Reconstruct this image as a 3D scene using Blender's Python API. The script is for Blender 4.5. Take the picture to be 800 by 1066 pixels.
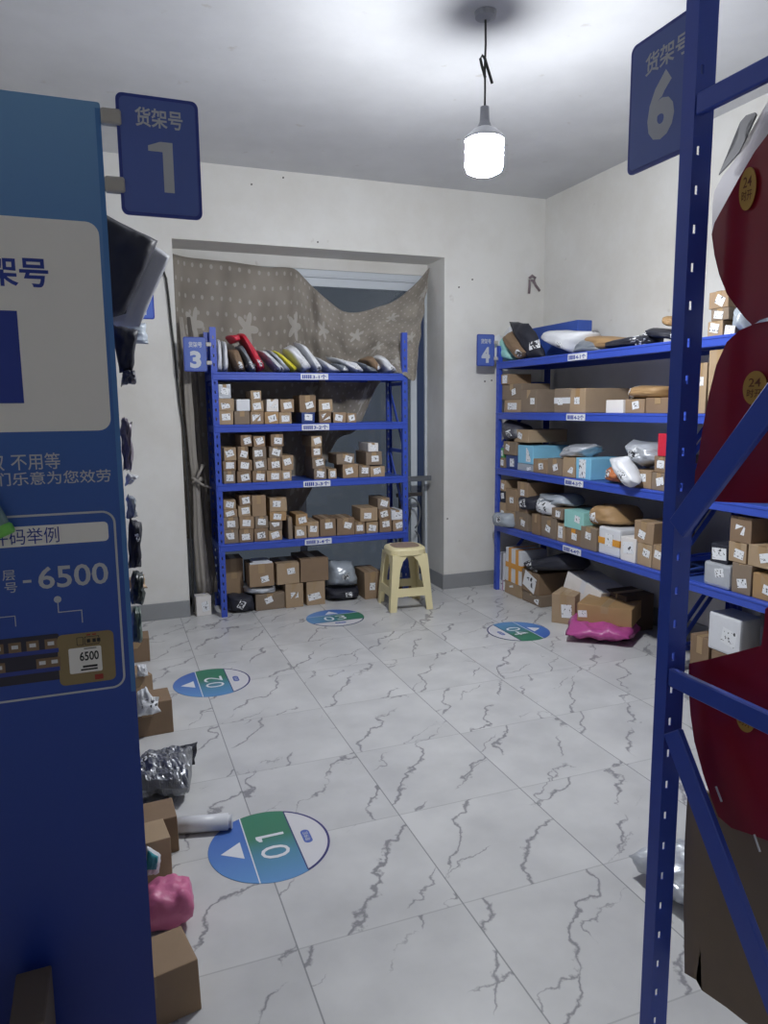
import bpy, bmesh, math, random
from mathutils import Vector, Matrix, noise

sc = bpy.context.scene
for _o in list(bpy.data.objects):
    bpy.data.objects.remove(_o)
COL = sc.collection
RND = random.Random(7)

# ---------------------------------------------------------------- camera, world, light, exposure
F_PX, PITCH, YAW, ROLL = 753.24, 0.14416, 0.36149, 0.00983      # photograph frame 800 x 1066
CAM = Vector((0.0, 0.0, 1.45))
_cy, _sy, _cp, _sp = math.cos(YAW), math.sin(YAW), math.cos(PITCH), math.sin(PITCH)
FW = Vector((_sy * _cp, _cy * _cp, -_sp))
_r0 = Vector((_cy, -_sy, 0.0))
_d0 = FW.cross(_r0)
RT = math.cos(ROLL) * _r0 + math.sin(ROLL) * _d0
DN = -math.sin(ROLL) * _r0 + math.cos(ROLL) * _d0
cam_data = bpy.data.cameras.new('camera')
cam_data.sensor_width = 36.0
cam_data.lens = F_PX * 36.0 / 1066.0
cam_data.clip_start = 0.02
cam = bpy.data.objects.new('camera', cam_data)
COL.objects.link(cam)
m3 = Matrix((RT, -DN, -FW)).transposed()
cam.matrix_world = Matrix.Translation(CAM) @ m3.to_4x4()
sc.camera = cam

world = bpy.data.worlds.new('night')
sc.world = world
world.use_nodes = True
world.node_tree.nodes['Background'].inputs[0].default_value = (0.12, 0.13, 0.15, 1)
world.node_tree.nodes['Background'].inputs[1].default_value = 0.14

LAMP_STRENGTH = 60.0
sc.view_settings.view_transform = 'Standard'
sc.view_settings.look = 'None'
sc.view_settings.gamma = 1.0
sc.view_settings.use_curve_mapping = False
sc.view_settings.exposure = 2.42


def ray(u, v):
    return FW + RT * ((u - 400.0) / F_PX) + DN * ((v - 533.0) / F_PX)


def at(u, v, axis, val):
    """The point of the room seen at (u, v) that lies on the plane x, y or z = val."""
    q = ray(u, v)
    i = 'xyz'.index(axis)
    return CAM + q * ((val - CAM[i]) / q[i])


# ---------------------------------------------------------------- materials
def lin(c):
    c = c / 255.0
    return c / 12.92 if c <= 0.04045 else ((c + 0.055) / 1.055) ** 2.4


def rgb(r, g, b):
    return (lin(r), lin(g), lin(b), 1.0)


MATS = {}


def new_mat(name):
    m = bpy.data.materials.new(name)
    m.use_nodes = True
    nt = m.node_tree
    return m, nt, nt.nodes['Principled BSDF']


def mat(name, col, rough=0.5, metal=0.0, var=0.10, scale=14.0, bump=0.0, bscale=60.0, coords='Object', spec=0.5, emit=None):
    """Plain painted / paper / plastic surface with a little mottling and bump."""
    if name in MATS:
        return MATS[name]
    m, nt, b = new_mat(name)
    N, L = nt.nodes.new, nt.links.new
    b.inputs['Roughness'].default_value = rough
    b.inputs['Metallic'].default_value = metal
    b.inputs['Specular IOR Level'].default_value = spec
    tc = N('ShaderNodeTexCoord')
    nz = N('ShaderNodeTexNoise')
    nz.inputs['Scale'].default_value = scale
    nz.inputs['Detail'].default_value = 4
    L(tc.outputs[coords], nz.inputs['Vector'])
    mx = N('ShaderNodeMix')
    mx.data_type = 'RGBA'
    mx.inputs[6].default_value = tuple(c * (1 - var) for c in col[:3]) + (1,)
    mx.inputs[7].default_value = tuple(min(1, c * (1 + var)) for c in col[:3]) + (1,)
    L(nz.outputs['Fac'], mx.inputs[0])
    L(mx.outputs[2], b.inputs['Base Color'])
    if bump:
        n2 = N('ShaderNodeTexNoise')
        n2.inputs['Scale'].default_value = bscale
        n2.inputs['Detail'].default_value = 3
        L(tc.outputs[coords], n2.inputs['Vector'])
        bp = N('ShaderNodeBump')
        bp.inputs['Strength'].default_value = bump
        bp.inputs['Distance'].default_value = 0.01
        L(n2.outputs['Fac'], bp.inputs['Height'])
        L(bp.outputs['Normal'], b.inputs['Normal'])
    if emit:
        b.inputs['Emission Color'].default_value = emit[:3] + (1,)
        b.inputs['Emission Strength'].default_value = emit[3]
    MATS[name] = m
    return m


def ramp(nt, stops, interp='LINEAR'):
    r = nt.nodes.new('ShaderNodeValToRGB')
    r.color_ramp.interpolation = interp
    e = r.color_ramp.elements
    while len(e) < len(stops):
        e.new(0.5)
    for k, (p, c) in enumerate(stops):
        e[k].position = p
        e[k].color = c
    return r


def mat_tiles():
    """White marble-look floor tiles, 0.5 m, grey branching veins, thin grout."""
    m, nt, b = new_mat('marble_tiles')
    N, L = nt.nodes.new, nt.links.new

    def math_(op, a, bb=None, c=None):
        n = N('ShaderNodeMath')
        n.operation = op
        for i, x in enumerate((a, bb, c)):
            if x is None:
                continue
            if isinstance(x, (int, float)):
                n.inputs[i].default_value = x
            else:
                L(x, n.inputs[i])
        return n.outputs[0]
    tc = N('ShaderNodeTexCoord')
    sep = N('ShaderNodeSeparateXYZ')
    L(tc.outputs['Object'], sep.inputs[0])
    tx = math_('DIVIDE', math_('SUBTRACT', sep.outputs[0], 0.397), 0.498)
    ty = math_('DIVIDE', math_('SUBTRACT', sep.outputs[1], 1.740), 0.503)
    ix, iy = math_('FLOOR', tx), math_('FLOOR', ty)
    fx, fy = math_('FRACT', tx), math_('FRACT', ty)
    cmb = N('ShaderNodeCombineXYZ')
    L(ix, cmb.inputs[0])
    L(iy, cmb.inputs[1])
    wn = N('ShaderNodeTexWhiteNoise')
    wn.noise_dimensions = '2D'
    L(cmb.outputs[0], wn.inputs['Vector'])
    # pick one of a few tile prints: shift the coordinates per tile
    off = N('ShaderNodeVectorMath')
    off.operation = 'SCALE'
    L(wn.outputs['Color'], off.inputs[0])
    off.inputs['Scale'].default_value = 6.0
    add = N('ShaderNodeVectorMath')
    add.operation = 'ADD'
    L(tc.outputs['Object'], add.inputs[0])
    L(off.outputs[0], add.inputs[1])
    def vein(ang, period, width, wobble, thr, seed):
        """Thin jagged lines running along one slant, broken up into stretches."""
        o = N('ShaderNodeVectorMath')
        o.operation = 'ADD'
        L(add.outputs[0], o.inputs[0])
        o.inputs[1].default_value = (seed, seed * 1.7, seed * 0.6)
        mp = N('ShaderNodeMapping')
        mp.inputs['Rotation'].default_value = (0, 0, math.radians(-ang))
        L(o.outputs[0], mp.inputs['Vector'])
        sp = N('ShaderNodeSeparateXYZ')
        L(mp.outputs[0], sp.inputs[0])
        n = N('ShaderNodeTexNoise')
        n.inputs['Scale'].default_value = 5.5
        n.inputs['Detail'].default_value = 6
        n.inputs['Roughness'].default_value = 0.54
        L(mp.outputs[0], n.inputs['Vector'])
        y = math_('ADD', sp.outputs[1], math_('MULTIPLY', math_('SUBTRACT', n.outputs['Fac'], 0.5), wobble))
        d = math_('ABSOLUTE', math_('SUBTRACT', math_('FRACT', math_('DIVIDE', y, period)), 0.5))
        k = N('ShaderNodeTexNoise')
        k.inputs['Scale'].default_value = 3.4
        k.inputs['Detail'].default_value = 3
        mp3 = N('ShaderNodeMapping')
        mp3.inputs['Location'].default_value = (3.1, 8.2, 0)
        L(mp.outputs[0], mp3.inputs['Vector'])
        L(mp3.outputs[0], k.inputs['Vector'])
        mk = N('ShaderNodeMapRange')
        mk.inputs['From Min'].default_value = thr
        mk.inputs['From Max'].default_value = thr + 0.09
        L(k.outputs['Fac'], mk.inputs['Value'])
        w = math_('MULTIPLY', mk.outputs[0], width / period)
        return math_('MULTIPLY', math_('SUBTRACT', 1.0, math_('SMOOTH_MIN', math_('DIVIDE', d, math_('ADD', w, 0.00001)), 1.0, 0.1)), mk.outputs[0])
    v1 = vein(52, 0.25, 0.0105, 0.30, 0.40, 0.0)
    v2 = vein(30, 0.36, 0.007, 0.30, 0.47, 5.3)
    vv = math_('MAXIMUM', math_('MULTIPLY', v1, 1.3), math_('MULTIPLY', v2, 1.0))
    vc = N('ShaderNodeClamp')
    L(vv, vc.inputs[0])
    vv = math_('MULTIPLY', vc.outputs[0], 0.85)
    cloud = N('ShaderNodeTexNoise')
    cloud.inputs['Scale'].default_value = 4.0
    cloud.inputs['Detail'].default_value = 5
    L(add.outputs[0], cloud.inputs['Vector'])
    base = ramp(nt, [(0.3, rgb(184, 184, 184)), (0.7, rgb(204, 204, 203))])
    L(cloud.outputs['Fac'], base.inputs[0])
    mx = N('ShaderNodeMix')
    mx.data_type = 'RGBA'
    L(vv, mx.inputs[0])
    L(base.outputs[0], mx.inputs[6])
    mx.inputs[7].default_value = rgb(122, 121, 126)
    # grout
    g = 0.0045
    ex = math_('MINIMUM', fx, math_('SUBTRACT', 1.0, fx))
    ey = math_('MINIMUM', fy, math_('SUBTRACT', 1.0, fy))
    gr = math_('MAXIMUM', math_('LESS_THAN', ex, g), math_('MULTIPLY', math_('LESS_THAN', ey, g), 0.45))
    mg = N('ShaderNodeMix')
    mg.data_type = 'RGBA'
    L(math_('MULTIPLY', gr, 0.8), mg.inputs[0])
    L(mx.outputs[2], mg.inputs[6])
    mg.inputs[7].default_value = rgb(122, 124, 126)
    L(mg.outputs[2], b.inputs['Base Color'])
    b.inputs['Roughness'].default_value = 0.30
    b.inputs['Specular IOR Level'].default_value = 0.35
    return m


def mat_wall(name, c0, c1):
    m, nt, b = new_mat(name)
    N, L = nt.nodes.new, nt.links.new
    tc = N('ShaderNodeTexCoord')
    n = N('ShaderNodeTexNoise')
    n.inputs['Scale'].default_value = 1.3
    n.inputs['Detail'].default_value = 6
    n.inputs['Roughness'].default_value = 0.65
    L(tc.outputs['Object'], n.inputs['Vector'])
    r = ramp(nt, [(0.32, c0), (0.62, c1)])
    L(n.outputs['Fac'], r.inputs[0])
    # a few small scuffs
    n2 = N('ShaderNodeTexNoise')
    n2.inputs['Scale'].default_value = 9
    n2.inputs['Detail'].default_value = 5
    L(tc.outputs['Object'], n2.inputs['Vector'])
    mr = N('ShaderNodeMapRange')
    mr.inputs['From Min'].default_value = 0.70
    mr.inputs['From Max'].default_value = 0.76
    mr.inputs['To Max'].default_value = 0.35
    L(n2.outputs['Fac'], mr.inputs['Value'])
    mx = N('ShaderNodeMix')
    mx.data_type = 'RGBA'
    L(mr.outputs[0], mx.inputs[0])
    L(r.outputs[0], mx.inputs[6])
    mx.inputs[7].default_value = rgb(158, 148, 134)
    L(mx.outputs[2], b.inputs['Base Color'])
    b.inputs['Roughness'].default_value = 0.85
    bp = N('ShaderNodeBump')
    bp.inputs['Strength'].default_value = 0.08
    n3 = N('ShaderNodeTexNoise')
    n3.inputs['Scale'].default_value = 40
    L(tc.outputs['Object'], n3.inputs['Vector'])
    L(n3.outputs['Fac'], bp.inputs['Height'])
    L(bp.outputs['Normal'], b.inputs['Normal'])
    return m


def mat_grad(name, axis, stops, rough=0.4, lo=0.0, hi=1.0):
    """A colour blend along one local axis."""
    if name in MATS:
        return MATS[name]
    m, nt, b = new_mat(name)
    N, L = nt.nodes.new, nt.links.new
    tc = N('ShaderNodeTexCoord')
    sep = N('ShaderNodeSeparateXYZ')
    L(tc.outputs['Object'], sep.inputs[0])
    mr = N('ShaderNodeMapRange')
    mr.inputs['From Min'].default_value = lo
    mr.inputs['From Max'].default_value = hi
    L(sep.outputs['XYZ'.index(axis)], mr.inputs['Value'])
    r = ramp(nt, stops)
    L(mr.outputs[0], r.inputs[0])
    L(r.outputs[0], b.inputs['Base Color'])
    b.inputs['Roughness'].default_value = rough
    MATS[name] = m
    return m


def mat_label():
    """White courier sticker with smudgy dark print."""
    m, nt, b = new_mat('courier_sticker')
    N, L = nt.nodes.new, nt.links.new
    tc = N('ShaderNodeTexCoord')
    mp = N('ShaderNodeMapping')
    mp.inputs['Scale'].default_value = (5.5, 5.5, 5.5)
    L(tc.outputs['Generated'], mp.inputs['Vector'])
    oi = N('ShaderNodeObjectInfo')
    n = N('ShaderNodeTexNoise')
    n.noise_dimensions = '4D'
    n.inputs['Scale'].default_value = 1.0
    n.inputs['Detail'].default_value = 2
    L(mp.outputs[0], n.inputs['Vector'])
    mm = N('ShaderNodeMath')
    mm.operation = 'MULTIPLY'
    L(oi.outputs['Random'], mm.inputs[0])
    mm.inputs[1].default_value = 40
    L(mm.outputs[0], n.inputs['W'])
    g = N('ShaderNodeTexGradient')
    g.gradient_type = 'SPHERICAL'
    mp2 = N('ShaderNodeMapping')
    mp2.inputs['Location'].default_value = (-0.5 * 1.7, -0.5 * 1.7, -0.5 * 1.7)
    mp2.inputs['Scale'].default_value = (1.7, 1.7, 1.7)
    L(tc.outputs['Generated'], mp2.inputs['Vector'])
    L(mp2.outputs[0], g.inputs['Vector'])
    ad = N('ShaderNodeMath')
    ad.operation = 'MULTIPLY_ADD'
    L(g.outputs['Fac'], ad.inputs[0])
    ad.inputs[1].default_value = 0.32
    L(n.outputs['Fac'], ad.inputs[2])
    r = ramp(nt, [(0.0, rgb(226, 228, 230)), (0.60, rgb(226, 228, 230)), (0.64, rgb(45, 45, 50)), (1.0, rgb(45, 45, 50))])
    L(ad.outputs[0], r.inputs[0])
    L(r.outputs[0], b.inputs['Base Color'])
    b.inputs['Roughness'].default_value = 0.5
    return m


def mat_fabric():
    """Grey-beige curtain cloth with rows of pale dots and a few pale flowers."""
    m, nt, b = new_mat('dotted_curtain_cloth')
    N, L = nt.nodes.new, nt.links.new
    uv = N('ShaderNodeUVMap')

    def math_(op, a, bb=None):
        n = N('ShaderNodeMath')
        n.operation = op
        for i, x in enumerate((a, bb)):
            if x is None:
                continue
            if isinstance(x, (int, float)):
                n.inputs[i].default_value = x
            else:
                L(x, n.inputs[i])
        return n.outputs[0]
    sep = N('ShaderNodeSeparateXYZ')
    L(uv.outputs[0], sep.inputs[0])

    def dots(per, r):
        x = math_('DIVIDE', sep.outputs[0], per)
        y = math_('DIVIDE', sep.outputs[1], per)
        row = math_('MULTIPLY', math_('MODULO', math_('FLOOR', y), 2.0), 0.5)
        x = math_('ADD', x, row)
        fx = math_('SUBTRACT', math_('FRACT', x), 0.5)
        fy = math_('SUBTRACT', math_('FRACT', y), 0.5)
        d = math_('SQRT', math_('ADD', math_('MULTIPLY', fx, fx), math_('MULTIPLY', fy, fy)))
        return d, fx, fy
    d, _, _ = dots(0.062, 0)
    dm = math_('MULTIPLY', math_('LESS_THAN', d, 0.15), 0.32)
    d2, fx, fy = dots(0.36, 0)
    ang = math_('ARCTAN2', fy, fx)
    pet = math_('MULTIPLY_ADD', math_('COSINE', math_('MULTIPLY', ang, 5.0)), 0.06)
    pet_n = pet.node
    pet_n.inputs[2].default_value = 0.14
    fm = math_('MULTIPLY', math_('LESS_THAN', d2, pet), 0.4)
    mk = math_('MAXIMUM', dm, fm)
    nz = N('ShaderNodeTexNoise')
    nz.inputs['Scale'].default_value = 5
    L(uv.outputs[0], nz.inputs['Vector'])
    base = ramp(nt, [(0.3, rgb(126, 119, 110)), (0.7, rgb(148, 141, 131))])
    L(nz.outputs['Fac'], base.inputs[0])
    mx = N('ShaderNodeMix')
    mx.data_type = 'RGBA'
    L(mk, mx.inputs[0])
    L(base.outputs[0], mx.inputs[6])
    mx.inputs[7].default_value = rgb(205, 202, 196)
    L(mx.outputs[2], b.inputs['Base Color'])
    b.inputs['Roughness'].default_value = 0.9
    b.inputs['Sheen Weight'].default_value = 0.2
    return m


M_WALL = mat_wall('white_wall_paint', rgb(208, 205, 198), rgb(222, 221, 217))
M_CEIL = mat_wall('white_ceiling_paint', rgb(192, 193, 195), rgb(204, 205, 207))
M_FLOOR = mat_tiles()
M_LABEL = mat_label()
M_CLOTH = mat_fabric()
M_SKIRT = mat('grey_skirting_tile', rgb(142, 144, 146), 0.4, var=0.12, scale=6)
M_BLUE = mat('blue_rack_paint', rgb(54, 80, 178), 0.38, var=0.06)
M_DECK = mat('blue_deck_paint', rgb(52, 78, 150), 0.5, var=0.08)
M_SIGN = mat('blue_sign_plastic', rgb(78, 100, 172), 0.35, var=0.04)
M_SIGNB = mat('dark_blue_sign_border', rgb(44, 62, 146), 0.35, var=0.04)
M_WHITE = mat('white_print', rgb(216, 218, 222), 0.5, var=0.02)
M_GREYP = mat('pale_grey_print', rgb(186, 190, 196), 0.5, var=0.03)
M_NAVY = mat('navy_print', rgb(34, 58, 150), 0.5, var=0.03)
M_BLACKP = mat('black_print', rgb(35, 35, 38), 0.6, var=0.05)
CARD = [mat('cardboard_%s' % n, rgb(*c), 0.8, var=0.09, scale=18, bump=0.05, bscale=90)
        for n, c in (('tan', (150, 126, 100)), ('brown', (132, 109, 86)), ('pale', (164, 141, 113)), ('grey_brown', (130, 114, 97)))]
CARDN = ['tan', 'brown', 'light tan', 'grey-brown']
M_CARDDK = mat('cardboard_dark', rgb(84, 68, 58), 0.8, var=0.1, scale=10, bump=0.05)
M_KRAFT = mat('kraft_paper', rgb(162, 130, 90), 0.6, var=0.12, scale=12, bump=0.2, bscale=30)
M_TAPE = mat('brown_parcel_tape', rgb(162, 136, 102), 0.3, var=0.05)
M_OTAPE = mat('orange_parcel_tape', rgb(214, 150, 60), 0.3, var=0.08)
M_PWHITE = mat('white_poly', rgb(214, 216, 220), 0.35, var=0.06, bump=0.25, bscale=22)
M_PSILVER = mat('silver_foil', rgb(188, 192, 198), 0.33, metal=0.35, var=0.15, bump=0.5, bscale=26)
M_LGREY = mat('light_grey_poly', rgb(172, 174, 180), 0.55, var=0.05, spec=0.3)
M_PGREY = mat('grey_poly', rgb(120, 126, 134), 0.35, var=0.1, bump=0.3, bscale=20)
M_PBLACK = mat('black_poly', rgb(46, 47, 56), 0.55, var=0.12, bump=0.2, bscale=22, spec=0.3)
M_PPINK = mat('pink_poly', rgb(206, 112, 150), 0.4, var=0.12, bump=0.4, bscale=24)
M_PMAG = mat('magenta_poly', rgb(176, 76, 140), 0.35, var=0.15, bump=0.4, bscale=24)
M_PRED = mat('red_poly', rgb(196, 40, 62), 0.4, var=0.1, bump=0.2)
M_PYEL = mat('yellow_poly', rgb(226, 216, 60), 0.4, var=0.08)
M_PBLUE = mat('blue_poly', rgb(40, 62, 120), 0.4, var=0.1, bump=0.2)
M_RACKBAG = mat('blue_box_paper', rgb(48, 78, 158), 0.5, var=0.05)
M_LBLUE = mat('light_blue_carton', rgb(128, 190, 220), 0.5, var=0.05)
M_MINT = mat('mint_carton', rgb(150, 205, 198), 0.5, var=0.05)
M_CLEAR = mat('cloudy_clear_plastic', rgb(160, 168, 176), 0.2, var=0.15, bump=0.4, bscale=20)
M_TEAL = mat('teal_print', rgb(40, 140, 150), 0.5)
M_CARTON = mat('white_carton', rgb(222, 218, 214), 0.6, var=0.05)
M_CREAM = mat('cream_plastic', rgb(226, 214, 168), 0.4, var=0.04)
M_ALU = mat('white_aluminium', rgb(196, 202, 208), 0.35, var=0.04)
M_IRON = mat('grey_iron', rgb(120, 124, 128), 0.4, metal=0.6, var=0.1)
M_DARKIRON = mat('dark_iron', rgb(70, 66, 64), 0.5, metal=0.4, var=0.1)
M_CABLE = mat('dark_rubber', rgb(48, 48, 46), 0.6)
M_RED = mat('red_card_print', rgb(140, 26, 44), 0.28, var=0.05, scale=4)
M_GOLD = mat('gold_sticker', rgb(186, 146, 64), 0.4, var=0.05)
M_BRONZE = mat('brown_ink', rgb(110, 60, 30), 0.5)
M_BACKCARD = mat('white_card_back', rgb(222, 214, 216), 0.5, var=0.04)
M_GREEN = mat('green_plastic', rgb(120, 200, 90), 0.3, var=0.05)
M_CLIP = mat('pale_grey_clip', rgb(178, 174, 168), 0.5)
M_STRAP = mat('white_strapping', rgb(214, 214, 218), 0.4)
M_ROPE = mat('grey_cloth_rope', rgb(156, 150, 142), 0.8, bump=0.2)


# ---------------------------------------------------------------- mesh helpers
def link(name, bm, material, parent=None, smooth=False, mw=None):
    me = bpy.data.meshes.new(name)
    bmesh.ops.recalc_face_normals(bm, faces=bm.faces[:])
    bm.to_mesh(me)
    bm.free()
    if smooth:
        for p in me.polygons:
            p.use_smooth = True
    mats = material if isinstance(material, (list, tuple)) else [material]
    for mt in mats:
        me.materials.append(mt)
    o = bpy.data.objects.new(name, me)
    COL.objects.link(o)
    if parent is not None:
        o.parent = parent
    if mw is not None:
        o.matrix_local = mw
    return o


def empty(name, loc=(0, 0, 0), rz=0.0):
    o = bpy.data.objects.new(name, None)
    o.empty_display_size = 0.1
    o.location = loc
    o.rotation_euler = (0, 0, rz)
    COL.objects.link(o)
    return o


def tag(o, label, cat, group=None):
    o['label'] = label
    o['category'] = cat
    if group:
        o['group'] = group
    return o


def struct(o):
    o['kind'] = 'structure'
    return o


def box(bm, x0, y0, z0, x1, y1, z1, bevel=0.0, seg=1, mi=0, jit=0.0):
    vs = [bm.verts.new((x, y, z)) for x in (x0, x1) for y in (y0, y1) for z in (z0, z1)]
    if jit:
        for v in vs:
            v.co += Vector((RND.uniform(-jit, jit), RND.uniform(-jit, jit), 0))
    fs = [bm.faces.new([vs[i] for i in q]) for q in
          ((0, 1, 3, 2), (4, 6, 7, 5), (0, 4, 5, 1), (2, 3, 7, 6), (0, 2, 6, 4), (1, 5, 7, 3))]
    for f in fs:
        f.material_index = mi
    if bevel:
        es = list({e for f in fs for e in f.edges})
        r = bmesh.ops.bevel(bm, geom=es, offset=bevel, segments=seg, affect='EDGES', profile=0.6)
        for f in r['faces']:
            f.material_index = mi
    return vs


def bar(bm, p0, p1, w, t, up=(0, 0, 1), bevel=0.0):
    """A rectangular bar from p0 to p1, w wide along `up`-ish, t thick across."""
    p0, p1 = Vector(p0), Vector(p1)
    d = (p1 - p0).normalized()
    upv = Vector(up)
    s = d.cross(upv).normalized()
    n = s.cross(d).normalized()
    vs = []
    for p in (p0, p1):
        for a, b in ((-1, -1), (1, -1), (1, 1), (-1, 1)):
            vs.append(bm.verts.new(p + s * (a * t / 2) + n * (b * w / 2)))
    fs = [bm.faces.new([vs[i] for i in q]) for q in
          ((0, 3, 2, 1), (4, 5, 6, 7), (0, 1, 5, 4), (1, 2, 6, 5), (2, 3, 7, 6), (3, 0, 4, 7))]
    if bevel:
        bmesh.ops.bevel(bm, geom=list({e for f in fs for e in f.edges}), offset=bevel, segments=1, affect='EDGES')


def tube(bm, pts, r, n=8, closed=False):
    pts = [Vector(p) for p in pts]
    rings = []
    for i, p in enumerate(pts):
        a = pts[max(0, i - 1)]
        b = pts[min(len(pts) - 1, i + 1)]
        d = (b - a).normalized()
        s = d.cross(Vector((0.31, 0.17, 0.93)))
        if s.length < 0.05:
            s = d.cross(Vector((1, 0, 0)))
        s.normalize()
        t = d.cross(s)
        rr = r[i] if isinstance(r, (list, tuple)) else r
        rings.append([bm.verts.new(p + (s * math.cos(2 * math.pi * k / n) + t * math.sin(2 * math.pi * k / n)) * rr) for k in range(n)])
    for a, b in zip(rings, rings[1:]):
        for k in range(n):
            bm.faces.new((a[k], a[(k + 1) % n], b[(k + 1) % n], b[k]))
    bm.faces.new(rings[0])
    bm.faces.new(rings[-1])


def lathe(bm, prof, n=32, c=(0, 0, 0), sq=None):
    """Revolve (r, z) pairs; sq > 2 squares the section off (superellipse)."""
    rings = []
    for r, z in prof:
        ring = []
        for k in range(n):
            a = 2 * math.pi * k / n
            ca, sa = math.cos(a), math.sin(a)
            f = 1.0
            if sq:
                f = (abs(ca) ** sq + abs(sa) ** sq) ** (-1.0 / sq)
            ring.append(bm.verts.new((c[0] + r * f * ca, c[1] + r * f * sa, c[2] + z)))
        rings.append(ring)
    for a, b in zip(rings, rings[1:]):
        for k in range(n):
            bm.faces.new((a[k], a[(k + 1) % n], b[(k + 1) % n], b[k]))
    bm.faces.new(rings[0])
    bm.faces.new(rings[-1])


def rrect(w, h, r, n=5, x0=0.0, z0=0.0):
    """Outline of a rounded rectangle in (x, z)."""
    out = []
    for cx, cz, a0 in ((x0 + w - r, z0 + r, -90), (x0 + w - r, z0 + h - r, 0), (x0 + r, z0 + h - r, 90), (x0 + r, z0 + r, 180)):
        for k in range(n + 1):
            a = math.radians(a0 + 90.0 * k / n)
            out.append((cx + r * math.cos(a), cz + r * math.sin(a)))
    return out


def slab(bm, outline, t, fn):
    """Extrude a 2-D outline: fn(a, b, c) -> point, c from 0 (face) to t (back)."""
    f = [bm.verts.new(fn(a, b, 0.0)) for a, b in outline]
    k = [bm.verts.new(fn(a, b, t)) for a, b in outline]
    bm.faces.new(f)
    bm.faces.new(list(reversed(k)))
    n = len(f)
    for i in range(n):
        bm.faces.new((f[i], k[i], k[(i + 1) % n], f[(i + 1) % n]))


def band(bm, outer, inner, fn, c=0.0, t=0.0004):
    """A flat closed band between two outlines with the same number of points."""
    a = [bm.verts.new(fn(x, z, c)) for x, z in outer]
    b = [bm.verts.new(fn(x, z, c)) for x, z in inner]
    n = len(a)
    for i in range(n):
        bm.faces.new((a[i], a[(i + 1) % n], b[(i + 1) % n], b[i]))


_TXT = {}


def glyphs(body, bold=0.0):
    """Mesh data (verts, faces) of a piece of writing scaled into the unit square, with its aspect."""
    key = (body, bold)
    if key not in _TXT:
        cu = bpy.data.curves.new('writing', 'FONT')
        cu.body = body
        cu.resolution_u = 3
        cu.offset = bold
        cu.space_line = 0.95
        ob = bpy.data.objects.new('writing', cu)
        COL.objects.link(ob)
        bpy.context.view_layer.update()
        me = bpy.data.meshes.new_from_object(ob.evaluated_get(bpy.context.evaluated_depsgraph_get()))
        vs = [tuple(v.co[:2]) for v in me.vertices]
        fs = [tuple(p.vertices) for p in me.polygons]
        bpy.data.objects.remove(ob)
        bpy.data.curves.remove(cu)
        bpy.data.meshes.remove(me)
        x0, x1 = min(v[0] for v in vs), max(v[0] for v in vs)
        y0, y1 = min(v[1] for v in vs), max(v[1] for v in vs)
        _TXT[key] = ([((x - x0) / (x1 - x0), (y - y0) / (y1 - y0)) for x, y in vs], fs, (x1 - x0) / (y1 - y0))
    return _TXT[key]


def write(bm, body, x0, z0, w, h, fn, bold=0.02, c=0.0, mi=0):
    """Lay writing into the rectangle x0..x0+w, z0..z0+h of the surface fn."""
    vs, fs, asp = glyphs(body, bold)
    if w is None:
        w = h * asp
    V = [bm.verts.new(fn(x0 + x * w, z0 + y * h, c)) for x, y in vs]
    for f in fs:
        try:
            bm.faces.new([V[i] for i in f]).material_index = mi
        except ValueError:
            pass


def one(bm, x0, z0, w, h, fn, c=0.0):
    """A sans-serif 1: thick stem with a flag at the top."""
    p = [(0.0, 0.80), (0.0, 0.905), (0.50, 1.0), (1.0, 1.0), (1.0, 0.0), (0.58, 0.0), (0.58, 0.80)]
    bm.faces.new([bm.verts.new(fn(x0 + a * w, z0 + b * h, c)) for a, b in reversed(p)])


def front(a, b, c):
    """Surface facing local -y: a along x, b along z, c into +y."""
    return Vector((a, c, b))


def panel_of(name, outline, t, material, parent, fn=front, smooth=False):
    bm = bmesh.new()
    slab(bm, outline, t, fn)
    return link(name, bm, material, parent, smooth)


# ---------------------------------------------------------------- parcels
def sticker(parent, fn, w, h, ang, cx, cz, name='shipping_label', material=None):
    bm = bmesh.new()
    ca, sa = math.cos(ang), math.sin(ang)
    pts = [(cx + x * ca - z * sa, cz + x * sa + z * ca) for x, z in ((-w / 2, -h / 2), (w / 2, -h / 2), (w / 2, h / 2), (-w / 2, h / 2))]
    slab(bm, pts, 0.0008, lambda a, b, c: fn(a, b, c - 0.0012))
    return link(name, bm, material or M_LABEL, parent)


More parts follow.
